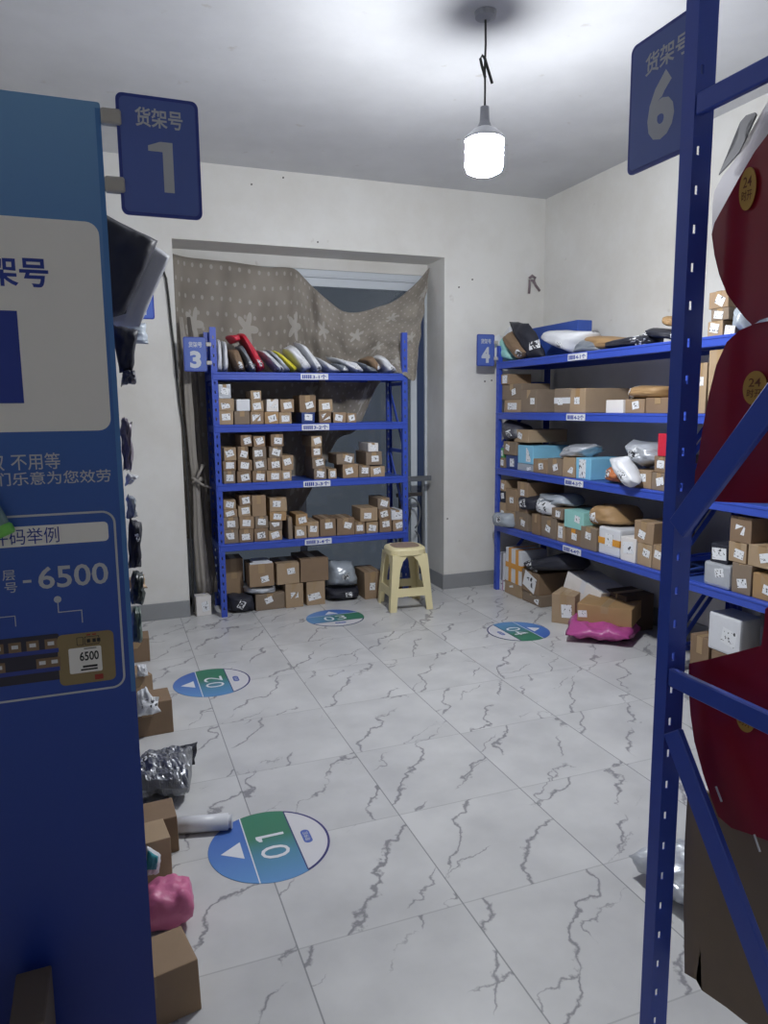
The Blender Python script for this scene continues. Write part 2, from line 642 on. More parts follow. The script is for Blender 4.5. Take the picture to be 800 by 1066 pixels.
def parcel(loc, rz, w, d, h, material, label, group=None, name='cardboard_box', cat='box', tape=True, lab=True, lang=None,
           lsize=None, lpos=None, tape_mat=None, bands=0, jit=0.002, bevel=0.004):
    """A carton: local origin at the middle of the front bottom edge, front face towards local -y."""
    bm = bmesh.new()
    box(bm, -w / 2, 0, 0, w / 2, d, h, bevel=min(bevel, h * 0.12), seg=2, jit=jit)
    o = link(name, bm, material)
    o.location = loc
    o.rotation_euler = (0, 0, rz)
    tag(o, label, cat, group)
    if tape:
        tw = min(0.045, w * 0.3)
        bm = bmesh.new()
        box(bm, -tw / 2, -0.0006, h * 0.6, tw / 2, 0.0006, h + 0.0006)
        box(bm, -tw / 2, -0.0006, h - 0.0006, tw / 2, d, h + 0.0006)
        link('packing_tape', bm, tape_mat or M_TAPE, o)
    for k in range(bands):
        bm = bmesh.new()
        tw = 0.04
        if k == 0:
            zc = h * 0.5
            box(bm, -w / 2 - 0.001, -0.001, zc - tw / 2, w / 2 + 0.001, d + 0.001, zc + tw / 2)
        else:
            xc = (-0.22 if k == 1 else 0.24) * w
            box(bm, xc - tw / 2, -0.0014, -0.0002, xc + tw / 2, d + 0.0014, h + 0.0014)
        link('tape_band', bm, tape_mat or M_OTAPE, o)
    if lab:
        lw, lh = lsize or (min(0.056, w * 0.62), min(0.044, h * 0.62))
        a = RND.uniform(-0.3, 0.3) if lang is None else lang
        lim_x = max(0.0, w / 2 - lw * 0.65)
        lim_z = max(0.0, h / 2 - lh * 0.7)
        cx = RND.uniform(-0.5, 0.8) * lim_x if lpos is None else lpos[0] * w / 2
        cz = h / 2 + (RND.uniform(-0.5, 0.6) * lim_z if lpos is None else lpos[1] * h / 2)
        sticker(o, front, lw, lh, a, cx, cz)
    return o


def pillow(corners, nrm, th, seed, power=2.6, crumple=0.006, n=16, m=16, seam=0.0):
    """A stuffed bag whose middle sheet spans four corners (BL, BR, TR, TL), th thick along nrm."""
    c00, c10, c11, c01 = [Vector(c) for c in corners]
    nrm = Vector(nrm).normalized()
    bm = bmesh.new()
    sides = []
    for sgn in (-1, 1):
        g = []
        for j in range(m + 1):
            row = []
            for i in range(n + 1):
                u, v = i / n, j / m
                p = (c00 * (1 - u) + c10 * u) * (1 - v) + (c01 * (1 - u) + c11 * u) * v
                su, sv = abs(2 * u - 1), abs(2 * v - 1)
                if seam:
                    su, sv = min(1, su / (1 - seam)), min(1, sv / (1 - seam))
                k = max(0.0, (1 - su ** power)) ** 0.5 * max(0.0, (1 - sv ** power)) ** 0.5
                q = Vector((u * 4.1 + seed * 3.7, v * 4.1 + seed * 1.3, sgn * 2.0))
                nz = noise.noise(q) + 0.5 * (0.5 - 2.2 * abs(noise.noise(q * 1.9))) + 0.35 * (0.5 - 2.2 * abs(noise.noise(q * 4.3)))
                edge = i in (0, n) or j in (0, m)
                off = sgn * th * 0.5 * k + (0 if edge else sgn * crumple * nz * 1.6)
                pp = p + nrm * off
                wob = Vector((noise.noise(q + Vector((9, 0, 0))), noise.noise(q + Vector((0, 9, 0))), noise.noise(q + Vector((0, 0, 9)))))
                if edge:
                    q2 = Vector((u * 4.1 + seed * 3.7, v * 4.1 + seed * 1.3, 0.5))
                    wob = Vector((noise.noise(q2 + Vector((9, 0, 0))), noise.noise(q2 + Vector((0, 9, 0))), noise.noise(q2 + Vector((0, 0, 9)))))
                row.append(bm.verts.new(pp + wob * crumple * 0.9))
            g.append(row)
        sides.append(g)
    for s, g in enumerate(sides):
        for j in range(m):
            for i in range(n):
                q = (g[j][i], g[j][i + 1], g[j + 1][i + 1], g[j + 1][i])
                bm.faces.new(q if s == 0 else tuple(reversed(q)))
    bmesh.ops.remove_doubles(bm, verts=bm.verts[:], dist=0.0002)
    return bm


def bag(corners, nrm, th, material, label, cat='parcel', group=None, name='mailing_bag', power=2.6, crumple=0.006, seam=0.0,
        rest=None, seed=None, lab=None, lsize=(0.05, 0.042), lang=0.2, smooth=True, n=16):
    """corners in room coordinates; rest = height its lowest point settles at; lab = (u, v) place of a sticker on the side -nrm."""
    seed = seed if seed is not None else RND.uniform(0, 40)
    cs = [Vector(c) for c in corners]
    bm = pillow(cs, nrm, th, seed, power, crumple, n=n, m=n, seam=seam)
    zmin = min(v.co.z for v in bm.verts)
    sh = Vector((0, 0, (rest + 0.001 - zmin) if rest is not None else 0))
    ctr = sum(cs, Vector()) / 4
    base = Vector((ctr.x, ctr.y, zmin)) + sh
    for v in bm.verts:
        v.co += sh - base
    nv = Vector(nrm).normalized()
    spot = None
    if lab:
        u, v = lab
        c00, c10, c11, c01 = cs
        p = (c00 * (1 - u) + c10 * u) * (1 - v) + (c01 * (1 - u) + c11 * u) * v + sh - base
        ax = (c10 - c00).normalized()
        ax = (ax - nv * ax.dot(nv)).normalized()
        az = nv.cross(ax) * (1 if nv.cross(ax).z >= 0 else -1)
        side = 1.0 if nv.z > 0.7 else -1.0
        pts = [((w.co - p).dot(ax), (w.co - p).dot(az), (w.co - p).dot(nv)) for w in bm.verts]
        half = len(pts) // 2
        dmid = sum(q[2] for q in pts) / len(pts)
        pts = [q for q in pts if (q[2] - dmid) * side > -0.002]
        ca, sa = math.cos(lang), math.sin(lang)
        lb = bmesh.new()
        NG = 5
        rows = [[], []]
        for k, lift in ((0, 0.0018), (1, 0.0004)):
            for j in range(NG + 1):
                for i in range(NG + 1):
                    x, z = (i / NG - 0.5) * lsize[0], (j / NG - 0.5) * lsize[1]
                    x, z = x * ca - z * sa, x * sa + z * ca
                    near = sorted(pts, key=lambda q: (q[0] - x) ** 2 + (q[1] - z) ** 2)[:4]
                    ws = [1.0 / (1e-5 + (q[0] - x) ** 2 + (q[1] - z) ** 2) for q in near]
                    d = sum(w_ * q[2] for w_, q in zip(ws, near)) / sum(ws)
                    rows[k].append(lb.verts.new(p + ax * x + az * z + nv * (d + side * lift)))
        n1 = NG + 1
        for k in (0, 1):
            for j in range(NG):
                for i in range(NG):
                    lb.faces.new([rows[k][q] for q in (j * n1 + i, j * n1 + i + 1, (j + 1) * n1 + i + 1, (j + 1) * n1 + i)])
        edge = [i for i in range(NG)] + [j * n1 + NG for j in range(NG)] + [NG * n1 + NG - i for i in range(NG)] + [(NG - j) * n1 for j in range(NG)]
        for a_, b_ in zip(edge, edge[1:] + edge[:1]):
            lb.faces.new((rows[0][a_], rows[0][b_], rows[1][b_], rows[1][a_]))
        spot = lb
    o = link(name, bm, material, smooth=smooth)
    o.location = base
    tag(o, label, cat, group)
    if spot:
        link('shipping_label', spot, M_LABEL, o)
    return o


def quad(px, axis, val):
    return [at(u, v, axis, val) for u, v in px]

# ---------------------------------------------------------------- the room
YB, ZC, XL, XR, YF = 5.12, 3.05, -0.62, 3.32, -0.8
RX0, RX1, RZ, YW = 0.466, 2.442, 2.557, 5.50           # window recess

bm = bmesh.new()
box(bm, XL - 0.2, YF - 0.2, -0.12, XR + 0.2, YB + 0.6, 0.0)
struct(link('floor', bm, M_FLOOR))
bm = bmesh.new()
box(bm, XL - 0.2, YF - 0.2, ZC, XR + 0.2, YB + 0.6, ZC + 0.12)
struct(link('ceiling', bm, M_CEIL))
bm = bmesh.new()
box(bm, XL, YB, 0, RX0, YW + 0.1, ZC)
box(bm, RX1, YB, 0, XR + 0.2, YW + 0.1, ZC)
box(bm, RX0, YB, RZ, RX1, YW + 0.1, ZC)
WZ = 2.475                                             # top of the window frame, under a plain header
box(bm, RX0, YW - 0.07, WZ, RX1, YW + 0.1, RZ)
struct(link('wall_back', bm, M_WALL))
bm = bmesh.new()
box(bm, XL - 0.15, YF - 0.15, 0, XL, YB + 0.4, ZC)
struct(link('wall_left', bm, M_WALL))
bm = bmesh.new()
box(bm, XR, YF - 0.15, 0, XR + 0.15, YB, ZC)
struct(link('wall_right', bm, M_WALL))
bm = bmesh.new()
box(bm, XL, YF - 0.15, 0, XR, YF, ZC)
struct(link('wall_front', bm, M_WALL))
bm = bmesh.new()
box(bm, XL, YB - 0.012, 0, RX0, YB, 0.118, 0.002)
box(bm, RX1, YB - 0.012, 0, XR, YB, 0.118, 0.002)
box(bm, RX1 - 0.012, YB - 0.012, 0, RX1, YW - 0.06, 0.118, 0.002)
struct(link('baseboard_back', bm, M_SKIRT))
bm = bmesh.new()
box(bm, XR - 0.012, YF, 0, XR, YB - 0.012, 0.118, 0.002)
struct(link('baseboard_right', bm, M_SKIRT))

# sliding window filling the recess
win = struct(empty('window_1', (0, YW - 0.06, 0)))
bm = bmesh.new()
x0, x1, z1 = RX0, RX1, WZ - 0.045
box(bm, x0, 0, 0.0, x0 + 0.06, 0.06, z1, 0.003)
box(bm, x1 - 0.02, 0, 0.0, x1, 0.06, z1, 0.003)
box(bm, x0, 0, z1, x1, 0.06, WZ, 0.003)
box(bm, x0, -0.004, z1 - 0.012, x1 - 0.02, 0.05, z1, 0.002)
box(bm, x0, 0, 0, x1, 0.06, 0.06, 0.003)
link('window_frame', bm, M_ALU, win)
for a, b, yy in ((x0 + 0.06, 1.42, 0.03), (1.36, x1 - 0.085, 0.012)):
    bm = bmesh.new()
    for q in ((a, b, 0.06, 0.13), (a, b, z1 - 0.075, z1 - 0.012)):
        box(bm, q[0], yy, q[2], q[1], yy + 0.02, q[3], 0.002)
    box(bm, a, yy, 0.13, a + 0.055, yy + 0.02, z1 - 0.075, 0.002)
    box(bm, b - 0.055, yy, 0.13, b, yy + 0.02, z1 - 0.075, 0.002)
    s = link('window_sash', bm, M_ALU, win)
    if 'window_glass' not in MATS:
        mg = bpy.data.materials.new('window_glass')
        mg.use_nodes = True
        nt = mg.node_tree
        nt.nodes.clear()
        out = nt.nodes.new('ShaderNodeOutputMaterial')
        mix = nt.nodes.new('ShaderNodeMixShader')
        fr = nt.nodes.new('ShaderNodeFresnel')
        fr.inputs['IOR'].default_value = 1.5
        tr = nt.nodes.new('ShaderNodeBsdfTransparent')
        tr.inputs[0].default_value = (0.75, 0.80, 0.84, 1)
        gl = nt.nodes.new('ShaderNodeBsdfGlossy')
        gl.inputs['Roughness'].default_value = 0.12
        nt.links.new(fr.outputs[0], mix.inputs[0])
        nt.links.new(tr.outputs[0], mix.inputs[1])
        nt.links.new(gl.outputs[0], mix.inputs[2])
        nt.links.new(mix.outputs[0], out.inputs[0])
        MATS['window_glass'] = mg
    mg = MATS['window_glass']
    bm = bmesh.new()
    box(bm, a + 0.055, yy + 0.007, 0.13, b - 0.055, yy + 0.012, z1 - 0.075)
    link('glass_pane', bm, mg, s)
bm = bmesh.new()
box(bm, x1 - 0.085, 0.02, 0.06, x1 - 0.02, 0.045, z1 - 0.012)
link('blue_strip', bm, mat('dark_blue_film', rgb(52, 66, 96), 0.3, var=0.1), win)


# ---------------------------------------------------------------- racking
def post_mesh(bm, x0, sx, y0, sy, ht, webs=(0, 3), a=0.04, b=0.03, t=0.0025, slot=True, pitch=0.06, sw=0.009, sh=0.020, centre=0.5):
    """Upright: slotted plate in the plane y0 from x0 towards sx, side webs towards sy."""
    n = int((ht - 0.06) / pitch)
    zs = [0.0]
    for k in range(n):
        z = 0.05 + k * pitch
        zs += [z, z + sh]
    zs.append(ht)
    c = a * centre
    xs = [0, c - sw / 2, c + sw / 2, a]
    V = [[bm.verts.new((x0 + sx * x, y0, z)) for x in xs] for z in zs]
    new = []
    for j in range(len(zs) - 1):
        for i in range(3):
            if slot and i == 1 and j % 2 == 1 and j < len(zs) - 2:
                continue
            new.append(bm.faces.new((V[j][i], V[j][i + 1], V[j + 1][i + 1], V[j + 1][i])))
    # webs along the two edges and a return lip
    for i in webs:
        lo, hi = V[0][i], V[-1][i]
        l2 = bm.verts.new(lo.co + Vector((0, sy * b, 0)))
        h2 = bm.verts.new(hi.co + Vector((0, sy * b, 0)))
        chain = [V[j][i] for j in range(len(zs))]
        f = bm.faces.new(chain + [h2, l2])
        new.append(f)
    bmesh.ops.recalc_face_normals(bm, faces=new)
    bmesh.ops.solidify(bm, geom=new, thickness=t)


def rack(name, label, loc, rz, L, D, levels, ht, cards=(), bh=0.052, side_brace=True, deck_gap=0.0):
    """Boltless rack: local x along its length, local y from front (0) to back (D)."""
    r = tag(empty(name, loc, rz), label, 'rack')
    for x0, sx in ((0, 1), (L, -1)):
        for y0, sy in ((0, 1), (D, -1)):
            bm = bmesh.new()
            post_mesh(bm, x0, sx, y0, sy, ht)
            p = link('post', bm, M_BLUE, r)
    for i, z in enumerate(levels):
        for yy, nm in ((0.0, 'front_beam'), (D - 0.03, 'rear_beam')):
            bm = bmesh.new()
            box(bm, 0.005, yy - 0.003 if yy == 0 else yy, z - bh, L - 0.005, yy + 0.03 if yy == 0 else yy + 0.033, z - 0.014, 0.003)
            box(bm, 0.005, yy - 0.006 if yy == 0 else yy, z - 0.016, L - 0.005, yy + 0.03 if yy == 0 else yy + 0.036, z, 0.003)
            link(nm, bm, M_BLUE, r)
        for xx in (0.004, L - 0.034):
            bm = bmesh.new()
            box(bm, xx, 0.034, z - bh, xx + 0.03, D - 0.034, z - 0.006, 0.003)
            link('side_beam', bm, M_BLUE, r)
        bm = bmesh.new()
        box(bm, 0.043, 0.031, z - 0.012, L - 0.043, D - 0.034, z - 0.001, 0.002)
        link('shelf_deck', bm, M_DECK, r)
        if i < len(cards) and cards[i]:
            w, h = 0.20, 0.042
            xc = L / 2 + (0.065 if abs(rz) > 1 else 0.0)
            cm = panel_of('shelf_card', rrect(w, h, 0.004, 2, xc - w / 2, z - 0.048), 0.0012, M_WHITE, r,
                          fn=lambda a, b, c: Vector((a, -0.0072 + c, b)))
            bm = bmesh.new()
            fn = lambda a, b, c: Vector((a, -0.0076, b))
            write(bm, cards[i], xc - 0.015, z - 0.043, 0.105, 0.030, fn, 0.03)
            for k in range(5):
                box(bm, xc - 0.088 + k * 0.014, -0.0077, z - 0.041, xc - 0.078 + k * 0.014, -0.0074, z - 0.015)
            link('lettering', bm, M_NAVY, cm)
    if side_brace:
        for xx in (0.02, L - 0.02):
            zs = [0.12, 0.62, 1.12, 1.62]
            for k, z in enumerate(zs):
                bm = bmesh.new()
                bar(bm, (xx, 0.03, z), (xx, D - 0.03, z), 0.025, 0.012)
                if k < 3:
                    bar(bm, (xx, 0.03, z + 0.02), (xx, D - 0.03, zs[k + 1] - 0.02), 0.025, 0.008, up=(0, 0.3, 1))
                link('end_brace', bm, M_BLUE, r)
    return r


def shelf_sign(loc, rz, w, h, digit, label, border=0.006, clips=None, t=0.004, dig=(0.26, 0.10, 0.48, 0.50), bodytop=0.70):
    s = tag(empty('shelf_sign', loc, rz), label, 'sign')
    panel_of('sign_plate', rrect(w, h, 0.012), t, M_SIGNB, s)
    panel_of('sign_face', rrect(w - 2 * border, h - 2 * border, 0.009, 5, border, border), 0.001, M_SIGN, s,
             fn=lambda a, b, c: Vector((a, c - 0.0009, b)))
    bm = bmesh.new()
    fn = lambda a, b, c: Vector((a, -0.0013, b))
    write(bm, '货架号', w * 0.22, h * bodytop, w * 0.58, h * 0.16, fn, 0.02)
    if digit == '1':
        one(bm, w * dig[0], h * dig[1], w * dig[2], h * dig[3], fn)
    else:
        write(bm, digit, w * dig[0], h * dig[1], w * dig[2], h * dig[3], fn, 0.045)
    link('lettering', bm, M_GREYP, s)
    for x, z in clips or ():
        bm = bmesh.new()
        box(bm, x, -0.008, z, x + 0.034, 0.012, z + 0.026, 0.003)
        link('clip', bm, M_CLIP, s)
    return s


LV3 = [1.692, 1.340, 0.938, 0.517]
LV4 = [1.780, 1.400, 0.976, 0.530]
R3X0, R3X1, R3Y = 0.668, 2.086, 5.0
rack('storage_rack', 'blue steel rack of small parcels standing in the window recess, sign three',
     (R3X0, R3Y, 0), 0.0, R3X1 - R3X0, 0.35, LV3, 1.985, ['3-1个', '3-2个', '3-3个', '3-4个'])
R4X, R4Y0, R4Y1 = 2.815, 4.975, 3.030
rack('storage_rack', 'blue steel rack along the side wall with sign four at its far end',
     (R4X, R4Y0, 0), -math.pi / 2, R4Y0 - R4Y1, 0.46, LV4, 1.90, ['4-1个', '4-2个', '4-3个', '4-4个'])
R5Y0, R5Y1 = 3.020, 0.90
rack('storage_rack', 'blue steel rack seen through the open end frame behind the red cards',
     (R4X, R5Y0, 0), -math.pi / 2, R5Y0 - R5Y1, 0.46, LV4, 1.90, [])
rack('storage_rack', 'blue steel rack hidden behind the big blue printed panel',
     (0.0, 1.50, 0), math.pi / 2, 1.25, 0.42, [1.67, 1.28, 0.91, 0.42], 1.95, [], side_brace=False)
rack('storage_rack', 'blue steel rack by the far wall behind sign two',
     (0.02, 2.80, 0), math.pi / 2, 1.22, 0.42, LV4, 1.95, [], side_brace=False)

# signs
shelf_sign((0.047, 1.450, 1.800), 0.0, 0.143, 0.207, '1', 'blue shelf sign with a white number 1 clipped to the big panel',
           clips=[(-0.026, 0.150), (-0.026, 0.036)], dig=(0.36, 0.21, 0.30, 0.42), bodytop=0.74)
shelf_sign((0.108, 4.00, 1.908), 0.0, 0.152, 0.207, '2', 'blue shelf sign with number 2, half hidden by a black bag',
           clips=[(-0.03, 0.150), (-0.03, 0.04), (-0.062, 0.150), (-0.062, 0.04), (-0.094, 0.150), (-0.094, 0.04)])
shelf_sign((0.494, 5.00, 1.694), 0.0, 0.150, 0.224, '3', 'blue shelf sign with a white number 3 beside the recess rack',
           clips=[(0.146, 0.165), (0.146, 0.045)])
shelf_sign((2.640, 4.965, 1.750), 0.0, 0.150, 0.236, '4', 'blue shelf sign with number 4 at the end of the wall rack',
           clips=[(0.146, 0.165), (0.146, 0.045)])
shelf_sign((0.862, 1.080, 1.838), -math.pi / 2, 0.170, 0.205, '6', 'large blue shelf sign with number 6 behind the near upright',
           dig=(0.28, 0.17, 0.36, 0.50))

# open end frame of the near rack
er = tag(empty('rack_end_frame', (0.82, 0.91, 0), 0), 'dark blue perforated upright with cross braces standing closest to the viewer', 'rack')
FH = 2.03
for y0, s in ((0.0, -1), (-0.50, 1)):
    bm = bmesh.new()
    # slotted face looks back along the rack, plain web towards the aisle
    yy = y0 - 0.026 if s < 0 else y0 + 0.026
    post_mesh(bm, 0.0, 1, yy, -s * 1.0, FH, webs=(0,), a=0.036, b=0.026, t=0.002, pitch=0.055, sw=0.0055, sh=0.013, centre=0.30)
    link('post', bm, M_BLUE, er)
for z in (1.876, 1.016, 0.16):
    bm = bmesh.new()
    bar(bm, (0.004, -0.030, z), (0.004, -0.47, z), 0.030, 0.012, bevel=0.002)
    link('cross_brace', bm, M_BLUE, er)
for a, b in (((-0.034, 1.258), (-0.47, 1.80)), ((-0.045, 0.93), (-0.47, 0.33))):
    bm = bmesh.new()
    bar(bm, (0.000, a[0], a[1]), (0.000, b[0], b[1]), 0.038, 0.012, up=(0, 0.3, 1), bevel=0.002)
    link('diagonal_brace', bm, M_BLUE, er)
for z in (1.615, 1.215, 0.955, 0.615):
    bm = bmesh.new()
    box(bm, 0.037, -0.004, z - 0.02, 0.050, -0.001, z + 0.075, 0.001)
    b_ = link('beam_bracket', bm, M_BLUE, er)
    bm = bmesh.new()
    lathe(bm, [(0.0, 0), (0.0042, 0.0), (0.0042, 0.0012), (0.0, 0.0012)], 12)
    o = link('hole_dot', bm, M_WHITE, b_)  # white dot drawn in place of the bracket's bright hole
    o.matrix_local = Matrix.Translation((0.0435, -0.004, z)) @ Matrix.Rotation(math.pi / 2, 4, 'X')

# ---------------------------------------------------------------- big printed panel
PY = 1.45


def pxz(u, v):
    p = at(u, v, 'y', PY)
    return p.x, p.z


pn = tag(empty('printed_panel', (0.0, PY, 0.0)), 'tall blue printed end panel explaining the pickup code, filling one side', 'panel')
PX0, PX1, PZ = -0.46, 0.021, 1.985
M_PANEL = mat_grad('blue_print_with_glare', 'Z', [(0.0, rgb(20, 46, 132)), (0.45, rgb(42, 76, 164)), (0.75, rgb(60, 108, 176)), (1.0, rgb(112, 158, 204))], 0.42, 0.3, 1.985)  # printed blue blend, with veil glare painted into the paler top
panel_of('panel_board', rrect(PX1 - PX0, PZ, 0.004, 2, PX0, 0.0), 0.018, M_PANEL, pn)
bm = bmesh.new()
box(bm, PX1 - 0.009, -0.0006, 0.9, PX1 - 0.0005, 0.0004, PZ - 0.01)
link('edge_stripe', bm, mat('bright_blue_print', rgb(70, 122, 184), 0.4, var=0.04), pn)
F1 = lambda a, b, c: Vector((a, c - 0.0006, b))
F2 = lambda a, b, c: Vector((a, c - 0.0012, b))
ins = panel_of('number_field', rrect(0.46 - 0.012 + 0.006, 0.37, 0.022, 6, -0.448, 1.412), 0.0006, mat('warm_white_print', rgb(236, 234, 230), 0.5, var=0.02), pn, fn=F1)
bm = bmesh.new()
write(bm, '货架号', -0.232, 1.664, 0.150, 0.052, F2, 0.022)
one(bm, -0.245, 1.463, 0.108, 0.160, F2)
link('lettering', bm, M_NAVY, ins)
bm = bmesh.new()
xa, za = pxz(12, 490)
xb, zb = pxz(62, 471)
write(bm, '不用等', xa, za, xb - xa, zb - za, F1, 0.006)
xq, zq = pxz(-12, 491)
write(bm, '取', xq, zq, 0.026, zb - za - 0.001, F1, 0.006)
xa, za = pxz(-14, 507)
xb, zb = pxz(115, 487)
write(bm, '我们乐意为您效劳', xa - 0.014, za, xb - xa + 0.014, zb - za - 0.002, F1, 0.008)
link('slogan_lettering', bm, M_GREYP, pn)
# outlined example box
o1 = rrect(0.50, 0.350, 0.024, 8, -0.497, 0.912)
i1 = rrect(0.50 - 0.008, 0.350 - 0.008, 0.020, 8, -0.493, 0.916)
bm = bmesh.new()
band(bm, o1, i1, F1)
link('outline_border', bm, M_GREYP, pn)
hd = panel_of('heading_strip', rrect(0.46, 0.037, 0.008, 4, -0.471, 1.204), 0.0006, mat('warm_white_print', rgb(236, 234, 230), 0.5), pn, fn=F1)
bm = bmesh.new()
xa, za = pxz(11, 567)
xb, zb = pxz(61, 550)
write(bm, '取件码举例', xa - 0.058, 1.2075, xb - xa + 0.058, 0.030, F2, 0.0)
link('lettering', bm, M_NAVY, hd)
bm = bmesh.new()
write(bm, '6500', -0.1375, 1.1215, 0.1215, 0.042, F1, 0.014)
box(bm, -0.163, -0.0007, 1.136, -0.149, -0.0002, 1.141)
write(bm, '层', -0.196, 1.143, 0.021, 0.019, F1, 0.004)
write(bm, '号', -0.194, 1.120, 0.021, 0.019, F1, 0.004)
link('code_lettering', bm, M_GREYP, pn)
bm = bmesh.new()
xa, za = pxz(60, 624)
lathe_pts = [(xa + 0.0065 * math.cos(k * math.pi / 10), za + 0.0065 * math.sin(k * math.pi / 10)) for k in range(20)]
slab(bm, lathe_pts, 0.0004, F1)
xe, ze = pxz(86, 648)
for q in ((xa - 0.0008, za - 0.024, xa + 0.0008, za), (xa - 0.0008, za - 0.0256, xe, za - 0.024), (xe - 0.0008, ze, xe + 0.0008, za - 0.024)):
    box(bm, q[0], -0.0008, q[1], q[2], -0.0003, q[3])
xe2, ze2 = pxz(17, 652)
box(bm, xe2 - 0.09, -0.0008, ze2 + 0.019, xe2, -0.0003, ze2 + 0.0206)
box(bm, xe2 - 0.0016, -0.0008, ze2, xe2, -0.0003, ze2 + 0.0206)
link('pointer_line', bm, M_GREYP, pn)
# printed picture of a shelf and of a labelled carton
pic = panel_of('printed_shelf_picture', rrect(0.33, 0.090, 0.004, 3, -0.44, 0.944), 0.0005, mat('dark_picture_print', rgb(46, 44, 60), 0.5, var=0.2), pn, fn=F1)
bm = bmesh.new()
for z in (0.962, 0.998):
    box(bm, -0.43, -0.0013, z, -0.112, -0.0008, z + 0.008)
link('shelf_line', bm, M_SIGNB, pic)
for z, xs in ((0.970, (-0.152, -0.131)), (1.006, (-0.196, -0.166, -0.135)), (1.004, ())):
    bm = bmesh.new()
    for x in list(xs) + [-0.225, -0.26, -0.30, -0.34]:
        box(bm, x, -0.0013, z, x + 0.021, -0.0008, z + 0.019)
    if xs:
        q = link('carton_print', bm, CARD[1], pic)
        bm = bmesh.new()
        for x in list(xs) + [-0.225, -0.26]:
            box(bm, x + 0.005, -0.0018, z + 0.007, x + 0.016, -0.0014, z + 0.014)
        link('sticker_print', bm, M_WHITE, q)
    else:
        bm.free()
cp = panel_of('printed_carton_picture', rrect(0.100, 0.100, 0.010, 4, -0.114, 0.930), 0.0006, mat('carton_picture_print', rgb(142, 124, 86), 0.5, var=0.06), pn, fn=F2)
F3 = lambda a, b, c: Vector((a, c - 0.0018, b))
sk = panel_of('printed_sticker', rrect(0.058, 0.050, 0.003, 3, -0.0955, 0.9515), 0.0005, mat('warm_white_print', rgb(236, 234, 230), 0.5), cp, fn=F3)
F4 = lambda a, b, c: Vector((a, c - 0.0023, b))
bm = bmesh.new()
write(bm, '6500', -0.0765, 0.975, 0.034, 0.018, F4, 0.02)
for k, (a, b) in enumerate(((0.956, 0.959), (0.9615, 0.9655), (0.998, 0.9995))):
    box(bm, -0.076 + 0.004 * k, -0.0026, a, -0.046, -0.0021, b)
link('lettering', bm, M_BLACKP, sk)
bm = bmesh.new()
for x in (-0.080, -0.066):
    band(bm, rrect(0.012 if x < -0.07 else 0.026, 0.016, 0.001, 1, x, 1.006), rrect(0.010 if x < -0.07 else 0.024, 0.014, 0.001, 1, x + 0.001, 1.007), F3)
for x in (-0.062, -0.052, -0.044):
    box(bm, x, -0.0022, 1.010, x + 0.006, -0.0018, 1.017)
link('carton_marks_print', bm, M_BLACKP, cp)
bm = bmesh.new()
for x in (-0.062, -0.052):
    box(bm, x, -0.0022, 1.024, x + 0.007, -0.0018, 1.0265)
box(bm, -0.052, -0.0022, 0.935, -0.037, -0.0018, 0.945)
link('red_marks_print', bm, mat('red_ink', rgb(150, 50, 40), 0.5), cp)

# green-capped clear tube leaning on the panel
ca = at(2, 552, 'y', PY - 0.022)
gt = tag(empty('capped_tube', ca), 'clear plastic tube with a green cap resting against the blue panel', 'tube')
ax = Vector((-0.42, 0.10, 1.0)).normalized()
rot = ax.to_track_quat('Z', 'Y').to_matrix().to_4x4()
bm = bmesh.new()
lathe(bm, [(0.0, 0.004), (0.0165, 0.004), (0.0175, 0.02), (0.012, 0.16), (0.0, 0.16)], 20)
link('tube_body', bm, mat('pale_green_clear_plastic', rgb(120, 150, 150), 0.15), gt, smooth=False, mw=rot)
bm = bmesh.new()
lathe(bm, [(0.0, -0.012), (0.017, -0.012), (0.020, -0.008), (0.020, 0.004), (0.017, 0.008), (0.0, 0.008)], 24)
link('cap', bm, M_GREEN, gt, smooth=False, mw=rot)

# ---------------------------------------------------------------- lamp
LX, LY, LZ = 1.553, 2.87, 2.508
lp = tag(empty('pendant_lamp', (LX, LY, ZC)), 'glowing white bulb hanging from the ceiling on a knotted cord', 'lamp')
bm = bmesh.new()
lathe(bm, [(0.0, 0.0), (0.045, 0.0), (0.042, -0.022), (0.02, -0.03), (0.0, -0.03)], 24)
link('ceiling_rose', bm, mat('grey_plastic', rgb(150, 152, 158), 0.5), lp)
bm = bmesh.new()
zb = LZ - ZC
tube(bm, [(0, 0, -0.03), (0.002, 0, -0.12), (-0.001, 0, -0.2), (0.001, 0, -0.3), (0, 0, zb + 0.16)], 0.0045)
link('cord', bm, M_CABLE, lp)
bm = bmesh.new()
tube(bm, [(0.001, 0, -0.25), (-0.014, 0.002, -0.205), (-0.021, 0.002, -0.18), (-0.014, 0.002, -0.166), (-0.004, -0.006, -0.18), (0.006, -0.007, -0.21), (0.026, -0.004, -0.255), (0.034, 0, -0.268)], 0.006)
link('cord_knot', bm, M_CABLE, lp)
bm = bmesh.new()
lathe(bm, [(0.0, zb + 0.18), (0.018, zb + 0.178), (0.021, zb + 0.12), (0.03, zb + 0.10), (0.03, zb + 0.088), (0.0, zb + 0.088)], 24)
link('lamp_holder', bm, mat('grey_plastic', rgb(150, 152, 158), 0.5), lp, smooth=False)
R = 0.080
bm = bmesh.new()
lathe(bm, [(0.0, zb + 0.098), (0.032, zb + 0.096), (0.050, zb + 0.088), (R * 0.97, zb + 0.062), (R * 1.03, zb + 0.054), (R * 1.03, zb + 0.046), (0.0, zb + 0.046)], 32)
link('lamp_housing', bm, mat('white_lamp_plastic', rgb(214, 216, 220), 0.4, var=0.02), lp)  # collar overhangs the bulb, shaped to keep its light off the ceiling
bm = bmesh.new()
